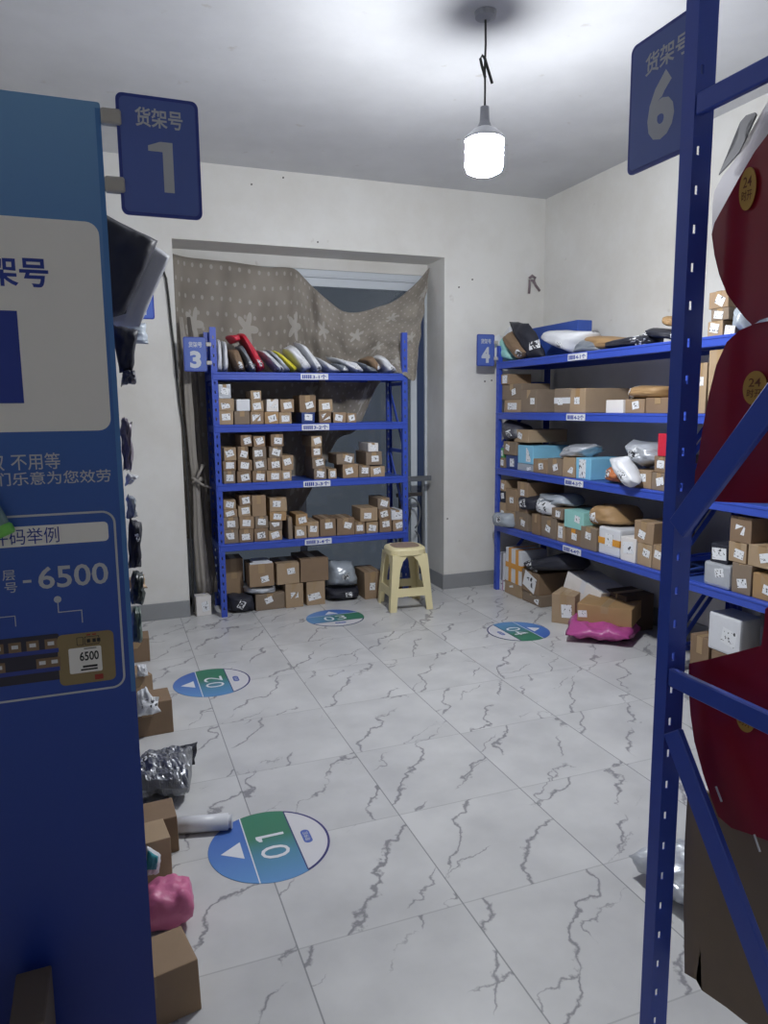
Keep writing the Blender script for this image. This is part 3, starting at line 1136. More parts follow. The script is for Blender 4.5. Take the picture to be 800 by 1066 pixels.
lathe(bm, [(0.0, zb + 0.0455), (R * 0.98, zb + 0.0455), (R, zb + 0.036), (R, zb - 0.052), (R * 0.90, zb - 0.076), (R * 0.6, zb - 0.088), (0.0, zb - 0.091)], 32)
mb, nt, bs = new_mat('lit_bulb')
bs.inputs['Base Color'].default_value = (0.9, 0.93, 1, 1)
bs.inputs['Emission Color'].default_value = (0.94, 0.965, 1.0, 1)
tc_ = nt.nodes.new('ShaderNodeTexCoord')
sp_ = nt.nodes.new('ShaderNodeSeparateXYZ')
mr_ = nt.nodes.new('ShaderNodeMapRange')
nt.links.new(tc_.outputs['Object'], sp_.inputs[0])
nt.links.new(sp_.outputs[2], mr_.inputs['Value'])
mr_.inputs['From Min'].default_value = zb + 0.045           # the diffuser glows strongest at its lower end
mr_.inputs['From Max'].default_value = zb - 0.085
mr_.inputs['To Min'].default_value = LAMP_STRENGTH * 0.35
mr_.inputs['To Max'].default_value = LAMP_STRENGTH * 1.9
nt.links.new(mr_.outputs[0], bs.inputs['Emission Strength'])
link('bulb', bm, mb, lp, smooth=True)

# ---------------------------------------------------------------- floor decals
M_DEC = mat_grad('decal_print', 'X', [(0.0, rgb(92, 142, 192)), (0.38, rgb(76, 132, 156)), (0.62, rgb(58, 120, 94)), (1.0, rgb(58, 124, 96))], 0.45, -0.2, 0.2)
M_DECB = mat_grad('decal_blue_print', 'X', [(0.0, rgb(96, 146, 200)), (0.55, rgb(76, 116, 184)), (1.0, rgb(64, 98, 172))], 0.45, -0.2, 0.2)


def arc(r, a0, a1, n=28):
    return [(r * math.cos(math.radians(a0 + (a1 - a0) * k / n)), r * math.sin(math.radians(a0 + (a1 - a0) * k / n))) for k in range(n + 1)]


def decal(c, rz, num, label):
    R = 0.202
    up = lambda h: (lambda a, b, cc: Vector((a, b, h - cc)))
    bm = bmesh.new()
    slab(bm, arc(R, 0, 360, 63)[:-1], 0.0008, up(0.0012))
    d = link('floor_decal', bm, M_DEC)
    d.location = (c[0], c[1], 0)
    d.rotation_euler = (0, 0, rz)
    tag(d, label, 'floor sticker')
    zt = 0.070           # blue cap above this line, white field below -zt
    a = math.degrees(math.asin(zt / R))
    zw = -0.088
    aw = math.degrees(math.asin(zw / R))
    bm = bmesh.new()
    slab(bm, arc(R - 0.0005, a, 180 - a), 0.0004, up(0.0016))
    link('arrow_field', bm, M_DECB, d)
    bm = bmesh.new()
    slab(bm, [(-R * math.cos(math.radians(a)), zt - 0.003), (R * math.cos(math.radians(a)), zt - 0.003), (R * math.cos(math.radians(a)), zt + 0.001), (-R * math.cos(math.radians(a)), zt + 0.001)], 0.0003, up(0.0019))
    slab(bm, [(-0.048, zt + 0.022), (0.048, zt + 0.022), (0.0, zt + 0.092)], 0.0003, up(0.0019))
    link('arrow_print', bm, M_WHITE, d)
    bm = bmesh.new()
    slab(bm, arc(R - 0.008, 180 - aw + 1.5, 360 + aw - 1.5), 0.0004, up(0.0016))
    wf = link('white_field', bm, mat('decal_white', rgb(205, 204, 206), 0.45, var=0.03), d)
    bm = bmesh.new()
    band(bm, arc(R, 180 - aw, 360 + aw), arc(R - 0.008, 180 - aw, 360 + aw), up(0.0016))
    link('dark_rim', bm, mat('decal_rim', rgb(52, 48, 110), 0.45), d)
    pill = [(x, z) for x, z in rrect(0.078, 0.030, 0.0145, 6, -0.039, -0.142)]
    bm = bmesh.new()
    slab(bm, pill, 0.0003, up(0.0019))
    pl = link('pill_print', bm, M_SIGN, wf)
    bm = bmesh.new()
    write(bm, '取件区', -0.026, -0.136, 0.052, 0.018, up(0.0021), 0.01)
    link('lettering', bm, M_GREYP, pl)
    for k, ch in enumerate(num):
        bm = bmesh.new()
        if ch == '1':
            one(bm, 0.022, -0.058, 0.034, 0.096, up(0.0019))
        else:
            write(bm, ch, -0.082 + 0.085 * k, -0.058, 0.070, 0.096, up(0.0019), -0.004)
        link('digit_print', bm, M_WHITE, d)
    return d


decal((0.424, 2.238), math.pi / 2, '01', 'round blue and green floor decal numbered 01, nearest the printed panel'.replace('nearest', 'beside'))
decal((0.440, 3.795), math.pi / 2, '02', 'round blue and green floor decal numbered 02 on the aisle tiles')
decal((1.402, 4.690), 0.0, '03', 'round blue and green floor decal numbered 03 before the window rack')
decal((2.415, 3.940), -math.pi / 2, '04', 'round blue and green floor decal numbered 04 by the wall rack')

# ---------------------------------------------------------------- curtain in the recess
def curtain():
    bm = bmesh.new()
    uvl = bm.loops.layers.uv.new('uv')
    P = lambda u, v, y: at(u, v, 'y', y)
    top = [P(179, 264, 5.395), P(205, 269, 5.395), P(240, 273, 5.395), P(275, 277, 5.395), P(304, 280, 5.395), P(320, 292, 5.37), P(338, 310, 5.34), P(358, 324, 5.33), P(382, 323, 5.34),
           P(405, 316, 5.37), P(428, 300, 5.395), P(447, 279, 5.395)]
    low = [P(190, 560, 5.395), P(216, 560, 5.395), P(246, 560, 5.395), P(276, 560, 5.395), P(306, 540, 5.395), P(330, 500, 5.395), P(350, 460, 5.395), P(372, 446, 5.395), P(393, 402, 5.24),
           P(412, 388, 5.05), P(431, 396, 4.975), P(434, 386, 4.975)]
    mid = [None] * len(top)
    mid[10] = P(437, 345, 5.12)
    mid[11] = P(446, 320, 5.20)
    NS, NT = 120, 44
    grid = []
    arcl = [0]
    for a, b in zip(top, top[1:]):
        arcl.append(arcl[-1] + (b - a).length)

    def lerp(arr, s):
        x = s * (len(arr) - 1)
        i = min(int(x), len(arr) - 2)
        f = x - i
        p0, p1, p2, p3 = arr[max(i - 1, 0)], arr[i], arr[i + 1], arr[min(i + 2, len(arr) - 1)]
        return 0.5 * ((2 * p1) + (p2 - p0) * f + (2 * p0 - 5 * p1 + 4 * p2 - p3) * f * f + (3 * p1 - p0 - 3 * p2 + p3) * f ** 3)
    for j in range(NT + 1):
        t = j / NT
        row = []
        for i in range(NS + 1):
            s = i / NS
            a, b = lerp(top, s), lerp(low, s)
            p = a.lerp(b, t)
            k = min(1.0, s * 12) * min(1.0, (1 - s) * 12)
            gath = 1.0 + 1.6 * max(0.0, 1 - abs(s - 0.44) / 0.16)
            w = 0.020 * math.sin(s * 46 + 2.2 * t + 1.3 * math.sin(s * 9)) + 0.007 * math.sin(s * 95 + 4 * t)
            if s > 0.42:
                # the swag: creases run slantwise from the hook down to the middle
                w += 0.026 * math.sin(22 * (t * 1.2 - (s - 0.42) * 1.8)) * math.sin(math.pi * min(1, t * 1.05))
            p = p + Vector((0.3 * w, w * gath * k * (0.45 + 0.55 * t), -0.004 * math.sin(s * 30)))
            p.y = min(p.y, 5.428)
            row.append(bm.verts.new(p))
        grid.append(row)
    for j in range(NT):
        for i in range(NS):
            f = bm.faces.new((grid[j][i], grid[j][i + 1], grid[j + 1][i + 1], grid[j + 1][i]))
            for lp_, (ii, jj) in zip(f.loops, ((i, j), (i + 1, j), (i + 1, j + 1), (i, j + 1))):
                co = grid[jj][ii].co
                lp_[uvl].uv = (ii / NS * 2.4, (2.6 - jj / NT * 1.15))
    bmesh.ops.recalc_face_normals(bm, faces=bm.faces[:])
    bmesh.ops.solidify(bm, geom=bm.faces[:], thickness=0.002)
    o = link('curtain', bm, M_CLOTH, smooth=True)
    return tag(o, 'grey dotted curtain cloth draped and hooked across the window recess', 'curtain')


curtain()

# gathered curtain leg tied with a strip of cloth, by the reveal
tb = tag(empty('tied_curtain', at(211, 622, 'y', 5.22)), 'narrow pale curtain length tied in a knot beside the recess edge', 'curtain')
tb.location.z = 0.0
ox, oy = tb.location.x, tb.location.y
pts = [(190, 330), (195, 372), (199, 430), (203, 480), (206, 505), (209, 560), (213, 600), (215, 624)]
rad = [0.012, 0.020, 0.026, 0.022, 0.020, 0.034, 0.042, 0.044]
for k, (dx, rr, mt) in enumerate(((-0.012, 1.0, M_ROPE), (0.040, 0.85, mat('shaded_curtain_cloth', rgb(96, 90, 84), 0.9, bump=0.15)))):  # second fold coloured dark for curtain cloth lying in shadow
    bm = bmesh.new()
    P3 = []
    for u, v in pts:
        p = at(u, v, 'y', 5.22 + 0.03 * k)
        P3.append((p.x - ox + dx, 0.03 * k, max(p.z, 0.13)))
    n = 20
    rings = []
    for i, p in enumerate(P3):
        ring = []
        for q in range(n):
            a = 2 * math.pi * q / n
            f = rad[i] * rr * (1 + 0.28 * math.cos(5 * a + i * 0.3)) 
            ring.append(bm.verts.new((p[0] + f * math.cos(a), p[1] + f * math.sin(a) * 0.8, p[2])))
        rings.append(ring)
    for a, b in zip(rings, rings[1:]):
        for q in range(n):
            bm.faces.new((a[q], a[(q + 1) % n], b[(q + 1) % n], b[q]))
    bm.faces.new(rings[0])
    bm.faces.new(rings[-1])
    link('pale_fold' if k == 0 else 'shaded_fold', bm, mt, tb, smooth=True)
bm = bmesh.new()
kp = at(204, 500, 'y', 5.20)
kx, kz = kp.x - ox, kp.z
for a in ((-0.03, 0.02, 0.05, 0.0), (-0.03, -0.02, 0.045, 0.018)):
    tube(bm, [(kx + a[0], -0.03, kz + a[1]), (kx, -0.05, kz + 0.005), (kx + a[2], -0.03, kz + a[3])], 0.012)
tube(bm, [(kx, -0.045, kz), (kx + 0.04, -0.06, kz - 0.03), (kx + 0.10, -0.06, kz - 0.055)], [0.012, 0.009, 0.007])
tube(bm, [(kx, -0.045, kz), (kx + 0.02, -0.06, kz + 0.05), (kx + 0.05, -0.05, kz + 0.11)], [0.012, 0.010, 0.014])
link('cloth_knot', bm, M_ROPE, tb, smooth=True)

# black cable on the wall
bm = bmesh.new()
tube(bm, [at(u, v, 'y', YB - 0.012) for u, v in ((166, 277), (169, 279), (173, 290), (175.5, 310), (178, 335), (181, 360), (184, 390), (187, 420), (191, 445), (194, 480), (197, 530), (200, 590), (202, 637))], 0.0075)
tag(link('wall_cable', bm, M_CABLE, smooth=True), 'thin dark cable hanging down the wall beside the window recess', 'cable')

# iron railing piece standing in the recess by the window
ir = empty('metal_railing', (2.31, 5.30, 0))
tag(ir, 'grey iron railing with curled bars standing by the recess wall', 'railing')
bm = bmesh.new()
box(bm, -0.20, -0.015, 0.86, 0.10, 0.015, 0.90, 0.003)
link('top_rail', bm, M_IRON, ir)
bm = bmesh.new()
box(bm, -0.20, -0.01, 0.74, 0.03, 0.01, 0.77, 0.002)
link('lower_rail', bm, M_DARKIRON, ir)
bm = bmesh.new()
tube(bm, [(0.032, 0, 0.0), (0.032, 0, 0.86)], 0.013, 12)
link('upright', bm, M_IRON, ir)
bm = bmesh.new()
tube(bm, [(-0.17, 0, 0.0), (-0.17, 0, 0.86)], 0.011, 12)
link('upright', bm, M_DARKIRON, ir)
for sg, z0 in ((1, 0.60), (-1, 0.34)):
    bm = bmesh.new()
    tube(bm, [(-0.07 + 0.075 * math.cos(math.radians(a)), 0, z0 + sg * 0.13 * math.sin(math.radians(a))) for a in range(200, -80, -14)], 0.007)
    link('scroll', bm, M_IRON, ir, smooth=True)
bm = bmesh.new()
tube(bm, [(-0.10, 0, 0.0), (-0.09, 0, 0.2), (-0.13, 0, 0.42), (-0.08, 0, 0.6), (-0.11, 0, 0.75)], 0.009)
link('bent_bar', bm, M_DARKIRON, ir, smooth=True)

# little knotted string on the wall and a few nails
hk = at(554, 292, 'y', YB - 0.01)
bm = bmesh.new()
tube(bm, [hk + Vector((x, y, z)) for x, y, z in ((-0.02, 0.008, 0.015), (0.0, -0.006, 0.035), (0.03, 0, 0.02), (0.02, -0.006, -0.005), (-0.02, 0, 0.0), (-0.02, 0.002, -0.06), (-0.022, 0.004, -0.10))], 0.011)
tube(bm, [hk + Vector((x, y, z)) for x, y, z in ((0.01, -0.002, 0.0), (0.04, 0, -0.04), (0.075, 0.002, -0.075))], 0.010)
tag(link('wall_hook', bm, mat('faded_brown_cord', rgb(132, 118, 122), 0.7), smooth=True), 'small knotted brown cord hung on the wall above sign four', 'hook')
for u, v in ((478, 299), (492, 291), (295, 185), (331, 252), (505, 397), (512, 396), (466, 540), (262, 192)):
    p = at(u, v, 'y', YB)
    bm = bmesh.new()
    lathe(bm, [(0.0, 0), (0.006, 0), (0.005, 0.006), (0.0, 0.006)], 10)
    o = link('wall_nail', bm, M_DARKIRON)
    o.location = p
    o.rotation_euler = (math.pi / 2, 0, 0)
    tag(o, 'tiny dark nail head in the white back wall', 'nail', 'nail heads in the back wall')

# ---------------------------------------------------------------- stool
SX, SY = 1.972, 4.80
st = tag(empty('plastic_stool', (SX, SY, 0), math.radians(-4)), 'cream plastic stool with four splayed legs before the window rack', 'stool')
bm = bmesh.new()
lathe(bm, [(0.0, 0.452), (0.118, 0.452), (0.132, 0.447), (0.140, 0.436), (0.142, 0.402), (0.136, 0.396), (0.128, 0.400), (0.0, 0.400)], 40, sq=3.2)
link('seat', bm, M_CREAM, st, smooth=False)
bm = bmesh.new()
lathe(bm, [(0.0, 0.452), (0.10, 0.452), (0.10, 0.4545), (0.0, 0.4545)], 32, sq=3.2)
link('seat_print', bm, mat('faded_brown_print', rgb(150, 128, 108), 0.5, var=0.35, scale=22), st)
LEGS = []
for sx in (-1, 1):
    for sy in (-1, 1):
        bm = bmesh.new()
        # L-section leg, wider at the top, splayed outwards
        def ring(z, e, w, th):
            ox_, oy_ = sx * e, sy * e
            pts2 = [(0, 0), (-w, 0), (-w, -th), (-th, -th), (-th, -w), (0, -w)]
            return [bm.verts.new((ox_ + sx * a, oy_ + sy * b, z)) for a, b in pts2]
        rs = [ring(z, e, w, 0.010) for z, e, w in ((0.0, 0.162, 0.048), (0.12, 0.153, 0.052), (0.30, 0.139, 0.062), (0.36, 0.134, 0.080), (0.405, 0.130, 0.118))]
        for a, b in zip(rs, rs[1:]):
            for q in range(6):
                bm.faces.new((a[q], a[(q + 1) % 6], b[(q + 1) % 6], b[q]))
        bm.faces.new(rs[0])
        bm.faces.new(rs[-1])
        link('leg', bm, M_CREAM, st)
for k in range(4):
    bm = bmesh.new()
    e0, e1 = 0.1530, 0.1490
    vs = []
    for z, e in ((0.105, e0), (0.165, e1)):
        for y in (-e, -e + 0.008):
            for x in (-e + 0.03, e - 0.03):
                vs.append(bm.verts.new((x, y, z)))
    for q in ((0, 1, 3, 2), (4, 6, 7, 5), (0, 4, 5, 1), (2, 3, 7, 6), (0, 2, 6, 4), (1, 5, 7, 3)):
        bm.faces.new([vs[i] for i in q])
    bmesh.ops.rotate(bm, verts=bm.verts[:], matrix=Matrix.Rotation(k * math.pi / 2, 3, 'Z'))
    link('stretcher', bm, M_CREAM, st)


# ---------------------------------------------------------------- red display cards on the near frame
CX = 0.874


def traced(name, px, x, t, material, parent=None, extra=(), bend=0.0, turn=0.0, y0=0.0):
    """A sheet of card cut to an outline, standing in a plane x = const, gently bowed."""
    pts = []
    for u, v in px:
        q = ray(u, v)                    # the sheet's plane: X = x + turn * (Y - y0)
        k = (x - turn * y0) / (q.x - turn * q.y)
        pts.append(CAM + q * k)
    out = [(p.y, p.z) for p in pts] + list(extra)
    bm = bmesh.new()
    f = bm.faces.new([bm.verts.new((turn * (a - y0), a, b)) for a, b in out])
    bmesh.ops.triangulate(bm, faces=[f])
    bmesh.ops.subdivide_edges(bm, edges=bm.edges[:], cuts=3, use_grid_fill=True)
    ym = sum(a for a, b in out) / len(out)
    for v in bm.verts:
        v.co.x += bend * (v.co.y - ym) ** 2
    ex = bmesh.ops.extrude_face_region(bm, geom=bm.faces[:])
    bmesh.ops.translate(bm, verts=[v for v in ex['geom'] if isinstance(v, bmesh.types.BMVert)], vec=(t, 0, 0))
    o = link(name, bm, material, parent)
    o.location.x = x
    return o


def round_sticker(parent, u, v, ry, rz, text, x):
    c = at(u, v, 'x', x)
    fn = lambda a, b, cc: Vector((-0.0055 + cc, c.y - a, c.z + b))
    bm = bmesh.new()
    slab(bm, [(ry * math.cos(2 * math.pi * k / 36), rz * math.sin(2 * math.pi * k / 36)) for k in range(36)], 0.0010, fn)
    s = link('round_sticker', bm, M_GOLD, parent)
    bm = bmesh.new()
    fn2 = lambda a, b, cc: Vector((-0.0060, c.y - a, c.z + b))
    a, b = text
    write(bm, a, -ry * 0.5, rz * 0.08, ry * 1.0, rz * 0.5, fn2, 0.01)
    write(bm, b, -ry * 0.62, -rz * 0.55, ry * 1.24, rz * 0.5, fn2, 0.01)
    link('lettering', bm, M_BRONZE, s)


edge1 = [(801, 330), (790, 333), (783, 338), (776, 331), (768, 321), (757, 306), (749, 286), (744, 266), (741, 244), (744, 232), (755, 212), (770, 185), (786, 158), (801, 138)]
c1 = traced('red_card', edge1, CX, 0.003, M_RED, extra=[(0.50, 1.97), (0.50, 1.60)], bend=0.05)
tag(c1, 'dark red rounded card with a white folded top, highest of three', 'card')
fl = traced('folded_edge', [(741.5, 244), (742, 215), (744, 199), (752, 184), (764, 168), (778, 152), (789, 130), (799, 107), (808, 96), (812, 130), (801, 143), (786, 163), (770, 190), (755, 217)],
            CX - 0.004, 0.002, M_BACKCARD, turn=0.40, y0=0.775)
fl.parent = c1
fl.location.x = -0.004
gs = traced('grey_strap', [(748.5, 182), (756, 166), (764, 153), (768, 143), (768, 137), (771, 127), (777, 120), (786, 117), (788, 119), (780, 127), (776, 138), (776, 146), (770, 158), (760, 170)],
            CX - 0.010, 0.002, mat('grey_webbing', rgb(96, 96, 104), 0.6), turn=0.40, y0=0.775)
gs.parent = c1
gs.location.x = -0.010
round_sticker(c1, 781.5, 197, 0.0145, 0.029, ('24', '时开'), CX)
edge2 = [(802, 524), (760, 523), (722, 521), (722, 500), (727, 478), (731, 450), (738, 412), (746, 380), (757, 356), (770, 344), (786, 337), (802, 334)]
c2 = traced('red_card', edge2, CX + 0.010, 0.003, M_RED, extra=[(0.50, 1.60), (0.50, 1.345)], bend=0.05)
tag(c2, 'dark red rounded card bearing a gold round sticker, middle of three', 'card')
round_sticker(c2, 789, 404, 0.021, 0.0245, ('24', '时开'), CX + 0.010)
edge3 = [(802, 876), (780, 868), (762, 862), (748, 850), (741, 832), (732, 805), (723, 772), (719, 745), (717, 718), (717, 691), (740, 686), (767, 679), (793, 672), (796, 650), (797, 634), (803, 630)]
c3 = traced('red_card', edge3, CX, 0.003, M_RED, extra=[(0.50, 1.22), (0.50, 0.80)], bend=0.05)
tag(c3, 'dark red card with curved lower edge below the level brace, lowest of three', 'card')
round_sticker(c3, 779, 748, 0.0165, 0.0200, ('24', '时开'), CX)
bm = bmesh.new()
for (u0, v0), (u1, v1) in (((748, 818), (754, 834)), ((788, 868), (794, 886))):
    a, b = at(u0, v0, 'x', CX), at(u1, v1, 'x', CX)
    bar(bm, (-0.0045, a.y, a.z), (-0.0045, b.y, b.z), 0.0025, 0.002)
link('white_slit', bm, M_WHITE, c3)
bc = traced('cardboard_sheet', [(716, 826), (733, 822), (760, 840), (802, 850), (802, 1080), (776, 1064), (757, 1049), (731, 1031), (729.5, 986), (725, 1020), (713, 1013), (712, 940), (713, 880)],
            CX + 0.018, 0.004, CARD[3], extra=[], bend=0.0)
tag(bc, 'torn brown cardboard sheet hanging under the lowest red card', 'cardboard')

# ---------------------------------------------------------------- parcels on the shelves
ORD = ['first', 'second', 'third', 'fourth', 'fifth', 'sixth', 'seventh', 'eighth', 'ninth', 'tenth', 'eleventh', 'twelfth',
       'thirteenth', 'fourteenth', 'fifteenth', 'sixteenth', 'seventeenth', 'eighteenth', 'nineteenth', 'twentieth']
LEVEL = ['bottom', 'second up', 'third up', 'fourth up', 'fifth up']


class Stack:
    """Sets cartons on a shelf: each comes to rest on the shelf or on whatever stands below it."""
    def __init__(s, plane, val, board, shelf, group, rz):
        s.plane, s.val, s.board, s.shelf, s.group, s.rz = plane, val, board, shelf, group, rz
        s.items = []

    def span(s, r):
        u0, v0, u1, v1 = r
        vm = (v0 + v1) / 2
        um = (u0 + u1) / 2
        a, b = at(u0, vm, s.plane, s.val), at(u1, vm, s.plane, s.val)
        t, l = at(um, v0, s.plane, s.val).z, at(um, v1, s.plane, s.val).z
        if s.plane == 'y':
            return a.x, b.x, l, t
        return max(-a.y, -R4Y0 + 0.048), max(-b.y, -R4Y0 + 0.09), l, t

    def add(s, r, mat_=None, d=None, col=None, kind='cardboard box', **kw):
        h0, h1, z0, z1 = s.span(r)
        base, sup, lim = s.board, None, 0.0
        for it in s.items:
            ov = min(h1, it['h1']) - max(h0, it['h0'])
            if ov <= 0:
                continue
            if it['z1'] <= z0 + 0.5 * (z1 - z0):          # stands below
                if ov > 0.22 * min(h1 - h0, it['h1'] - it['h0']) and it['z1'] > base - 1e-6:
                    if it['z1'] > base + 1e-6 or ov > lim:
                        base, sup, lim = it['z1'], it, ov
            else:                                        # beside: give way
                if (h0 + h1) > (it['h0'] + it['h1']):
                    h0 = max(h0, it['h1'] + 0.002)
                else:
                    h1 = min(h1, it['h0'] - 0.002)
        z1 = max(z1, base + 0.035)
        h1 = max(h1, h0 + 0.03)
        ci = RND.randrange(len(CARD))
        it = dict(h0=h0, h1=h1, z0=base + 0.0008, z1=z1 + 0.0008, sup=sup, lev=0 if sup is None else sup['lev'] + 1, kw=kw, kind=kind,
                  mat=mat_ or CARD[ci], col=col or CARDN[ci], d=d or RND.uniform(0.17, 0.27), off=RND.uniform(0.0, 0.012))
        s.items.append(it)
        return it

    def build(s, where):
        roots = sorted([i for i in s.items if i['sup'] is None], key=lambda i: i['h0'])
        for k, r in enumerate(roots):
            r['st'] = k
        for i in s.items:
            q = i
            while q['sup'] is not None:
                q = q['sup']
            i['st'] = q['st']
        seen = {}
        for i in sorted(s.items, key=lambda i: i['h0']):
            key = (i['st'], i['lev'])
            seen.setdefault(key, []).append(i)
        tall = {}
        for i in s.items:
            tall[i['st']] = max(tall.get(i['st'], 0), i['lev'])
        for (st, lev), grp in seen.items():
            for n, i in enumerate(grp):
                lv = LEVEL[lev] if tall[st] > 0 else 'alone'
                if lv != 'alone' and lev == tall[st]:
                    lv = 'top'
                side = '' if len(grp) == 1 else (' sign-side' if n == 0 else ' far-side')
                if len(grp) > 2 and n == 1:
                    side = ' middle'
                lab = i['kw'].pop('label', None) or '%s %s,%s %s in %s stack from sign, %s' % (i['col'], i['kind'], side, lv, ORD[st], where)
                w = i['h1'] - i['h0']
                c = (i['h0'] + i['h1']) / 2
                if s.plane == 'y':
                    loc = (c, s.val + i['off'], i['z0'])
                else:
                    loc = (s.val + i['off'], -c, i['z0'])
                o = parcel(loc, s.rz, w, i['d'], i['z1'] - i['z0'], i['mat'], lab, s.group, **i['kw'])
                if 'cardboard' not in i['kind']:
                    o.name = i['kw'].get('name', 'small_carton')


def Z(ou, ov, k):
    return lambda a, b, c, d: (ou + a / k, ov + b / k, ou + c / k, ov + d / k)


YP = R3Y + 0.012
# --- rack three, second level
z = Z(200, 380, 3.077)
S = Stack('y', YP, LV3[1], '', 'parcels on the second level of the window rack', 0.0)
for q in ((85, 148, 133, 186), (188, 150, 230, 187), (280, 152, 320, 187), (408, 150, 447, 187), (453, 152, 495, 184), (497, 155, 527, 183)):
    S.add(z(*q))
S.add(z(137, 148, 186, 186), mat_=CARD[3], col='grey-brown', d=0.14, lab=False)
S.add(z(233, 150, 278, 187), mat_=M_KRAFT, col='orange-brown')
S.add(z(353, 152, 395, 183), mat_=M_PBLUE, col='dark blue', kind='carton')
for q in ((85, 108, 135, 146), (190, 115, 230, 150), (285, 110, 328, 150), (408, 110, 452, 148)):
    S.add(z(*q))
S.add(z(143, 110, 187, 146), mat_=M_PWHITE, col='white', kind='wrapped carton', lsize=(0.07, 0.05))
S.add(z(240, 110, 278, 148), mat_=M_CARTON, col='white', kind='carton')
S.add(z(345, 97, 397, 150), mat_=CARD[1], col='brown')
S.add(z(85, 62, 125, 105), mat_=M_PSILVER, col='silver', kind='wrapped carton')
S.add(z(190, 82, 222, 112))
S.build('second level of window rack')
# --- third level
S = Stack('y', YP, LV3[2], '', 'parcels on the third level of the window rack', 0.0)
for q in ((102, 340, 140, 373), (145, 340, 190, 371), (195, 339, 237, 369), (240, 338, 287, 368), (288, 338, 320, 366), (393, 332, 432, 366), (438, 333, 465, 358),
          (483, 318, 533, 365), (536, 322, 570, 360), (573, 325, 620, 358),
          (100, 307, 142, 338), (147, 305, 193, 338), (197, 303, 240, 336), (243, 298, 287, 336), (289, 290, 325, 333), (387, 297, 427, 332),
          (102, 265, 142, 303), (147, 262, 182, 300), (195, 263, 238, 302), (248, 262, 290, 298), (385, 262, 418, 297), (560, 278, 610, 322),
          (157, 225, 193, 262), (198, 228, 235, 262), (253, 222, 293, 258), (383, 228, 417, 262), (465, 285, 522, 318)):
    S.add(z(*q))
S.add(z(565, 250, 597, 278), mat_=M_CARTON, col='pale grey', kind='carton')
S.build('third level of window rack')
# --- fourth level
z = Z(200, 490, 3.077)
S = Stack('y', YP, LV3[3], '', 'parcels on the fourth level of the window rack', 0.0)
for q in ((102, 190, 150, 228), (152, 188, 198, 226), (200, 185, 245, 222), (248, 192, 290, 220), (330, 178, 368, 207), (372, 165, 408, 205), (412, 155, 462, 205),
          (465, 152, 520, 205), (523, 165, 556, 198), (560, 165, 598, 193), (602, 155, 640, 188), (645, 158, 682, 186),
          (100, 150, 150, 190), (153, 148, 200, 185), (203, 147, 245, 183), (248, 162, 290, 190), (540, 120, 595, 165), (600, 123, 638, 155),
          (102, 125, 145, 150), (150, 113, 190, 147), (102, 95, 142, 125), (152, 80, 190, 113), (597, 88, 635, 123)):
    S.add(z(*q))
S.add(z(333, 140, 372, 178), mat_=M_KRAFT, col='orange-brown')
S.add(z(250, 132, 302, 160), mat_=M_KRAFT, col='orange-brown')
S.add(z(250, 88, 305, 130))
S.add(z(193, 80, 237, 147), lab=False, mat_=CARD[0], col='plain tan')
S.add(z(640, 128, 680, 158), mat_=M_PWHITE, col='white', kind='wrapped carton')
S.add(z(292, 150, 322, 210), lab=False, mat_=CARD[3], col='plain grey-brown', d=0.3)
S.build('fourth level of window rack')

# --- top level: leaning mailers, seen end on
TOP3 = LV3[0] + 0.001


def lean(px, th, mt, label, lab=None, d=0.26, crumple=0.004, z0=TOP3, rest=True):
    """px: BL, BR, TR, TL of the visible end; the mailer runs back along the shelf depth."""
    cs = quad(px, 'y', YP)
    cs = [c + Vector((0, d / 2, 0)) for c in cs]
    b = bag(cs, (0, 1, 0), d, mt, label, 'mailing bag', 'mailers leaning along the top of the window rack', power=5.0, crumple=crumple,
            rest=z0 - 0.001 if rest else None, lab=lab, lsize=(0.05, 0.04), lang=-0.6)
    return b


zz = lambda *p: [(180 + a / 6.154, 330 + b / 6.154) for a, b in p]
z4 = lambda *p: [(300 + a / 5.333, 340 + b / 5.333) for a, b in p]
lean(zz((283, 346), (326, 346), (312, 128), (285, 128)), 0, M_PWHITE, 'upright white mailer standing first against the sign three post')
lean(zz((330, 348), (362, 348), (350, 142), (326, 140)), 0, M_PWHITE, 'thin upright white mailer standing second from the sign three post')
lean(zz((425, 338), (476, 326), (424, 178), (360, 186)), 0, CARD[1], 'brown leaning parcel in front of the red mailer on the top level', lab=(0.55, 0.25))
lean(zz((510, 358), (552, 354), (450, 172), (420, 186)), 0, M_PGREY, 'grey slim mailer leaning between the brown parcel and the red mailer', lab=(0.5, 0.25))
lean(zz((562, 356), (612, 330), (462, 92), (432, 100)), 0, M_PRED, 'bright red mailer leaning on the top level', lab=(0.42, 0.2))
lean(zz((400, 160), (445, 150), (436, 104), (356, 112)), 0, M_PRED, 'short red mailer tucked behind the leaning brown parcel', rest=False)
lean(zz((700, 358), (742, 352), (600, 212), (556, 206)), 0, M_PWHITE, 'white mailer leaning next to the bright red mailer', lab=(0.5, 0.15))
lean(zz((735, 356), (775, 350), (640, 210), (610, 200)), 0, M_PSILVER, 'pale silver mailer leaning between a white and a yellow mailer')
lean(zz((790, 372), (822, 350), (668, 226), (640, 224)), 0, M_PYEL, 'yellow mailer leaning on the top level')
lean(z4((100, 258), (150, 230), (40, 96), (-10, 120)), 0, M_PWHITE, 'fat white mailer leaning over the yellow mailer', lab=(0.6, 0.3))
lean(z4((170, 268), (212, 250), (95, 105), (56, 88)), 0, M_PWHITE, 'white mailer leaning across the shelf card of the top level', lab=(0.5, 0.12))
lean(z4((240, 262), (320, 258), (200, 196), (150, 160)), 0, M_PWHITE, 'flat white mailer slumped beside the top level shelf card')
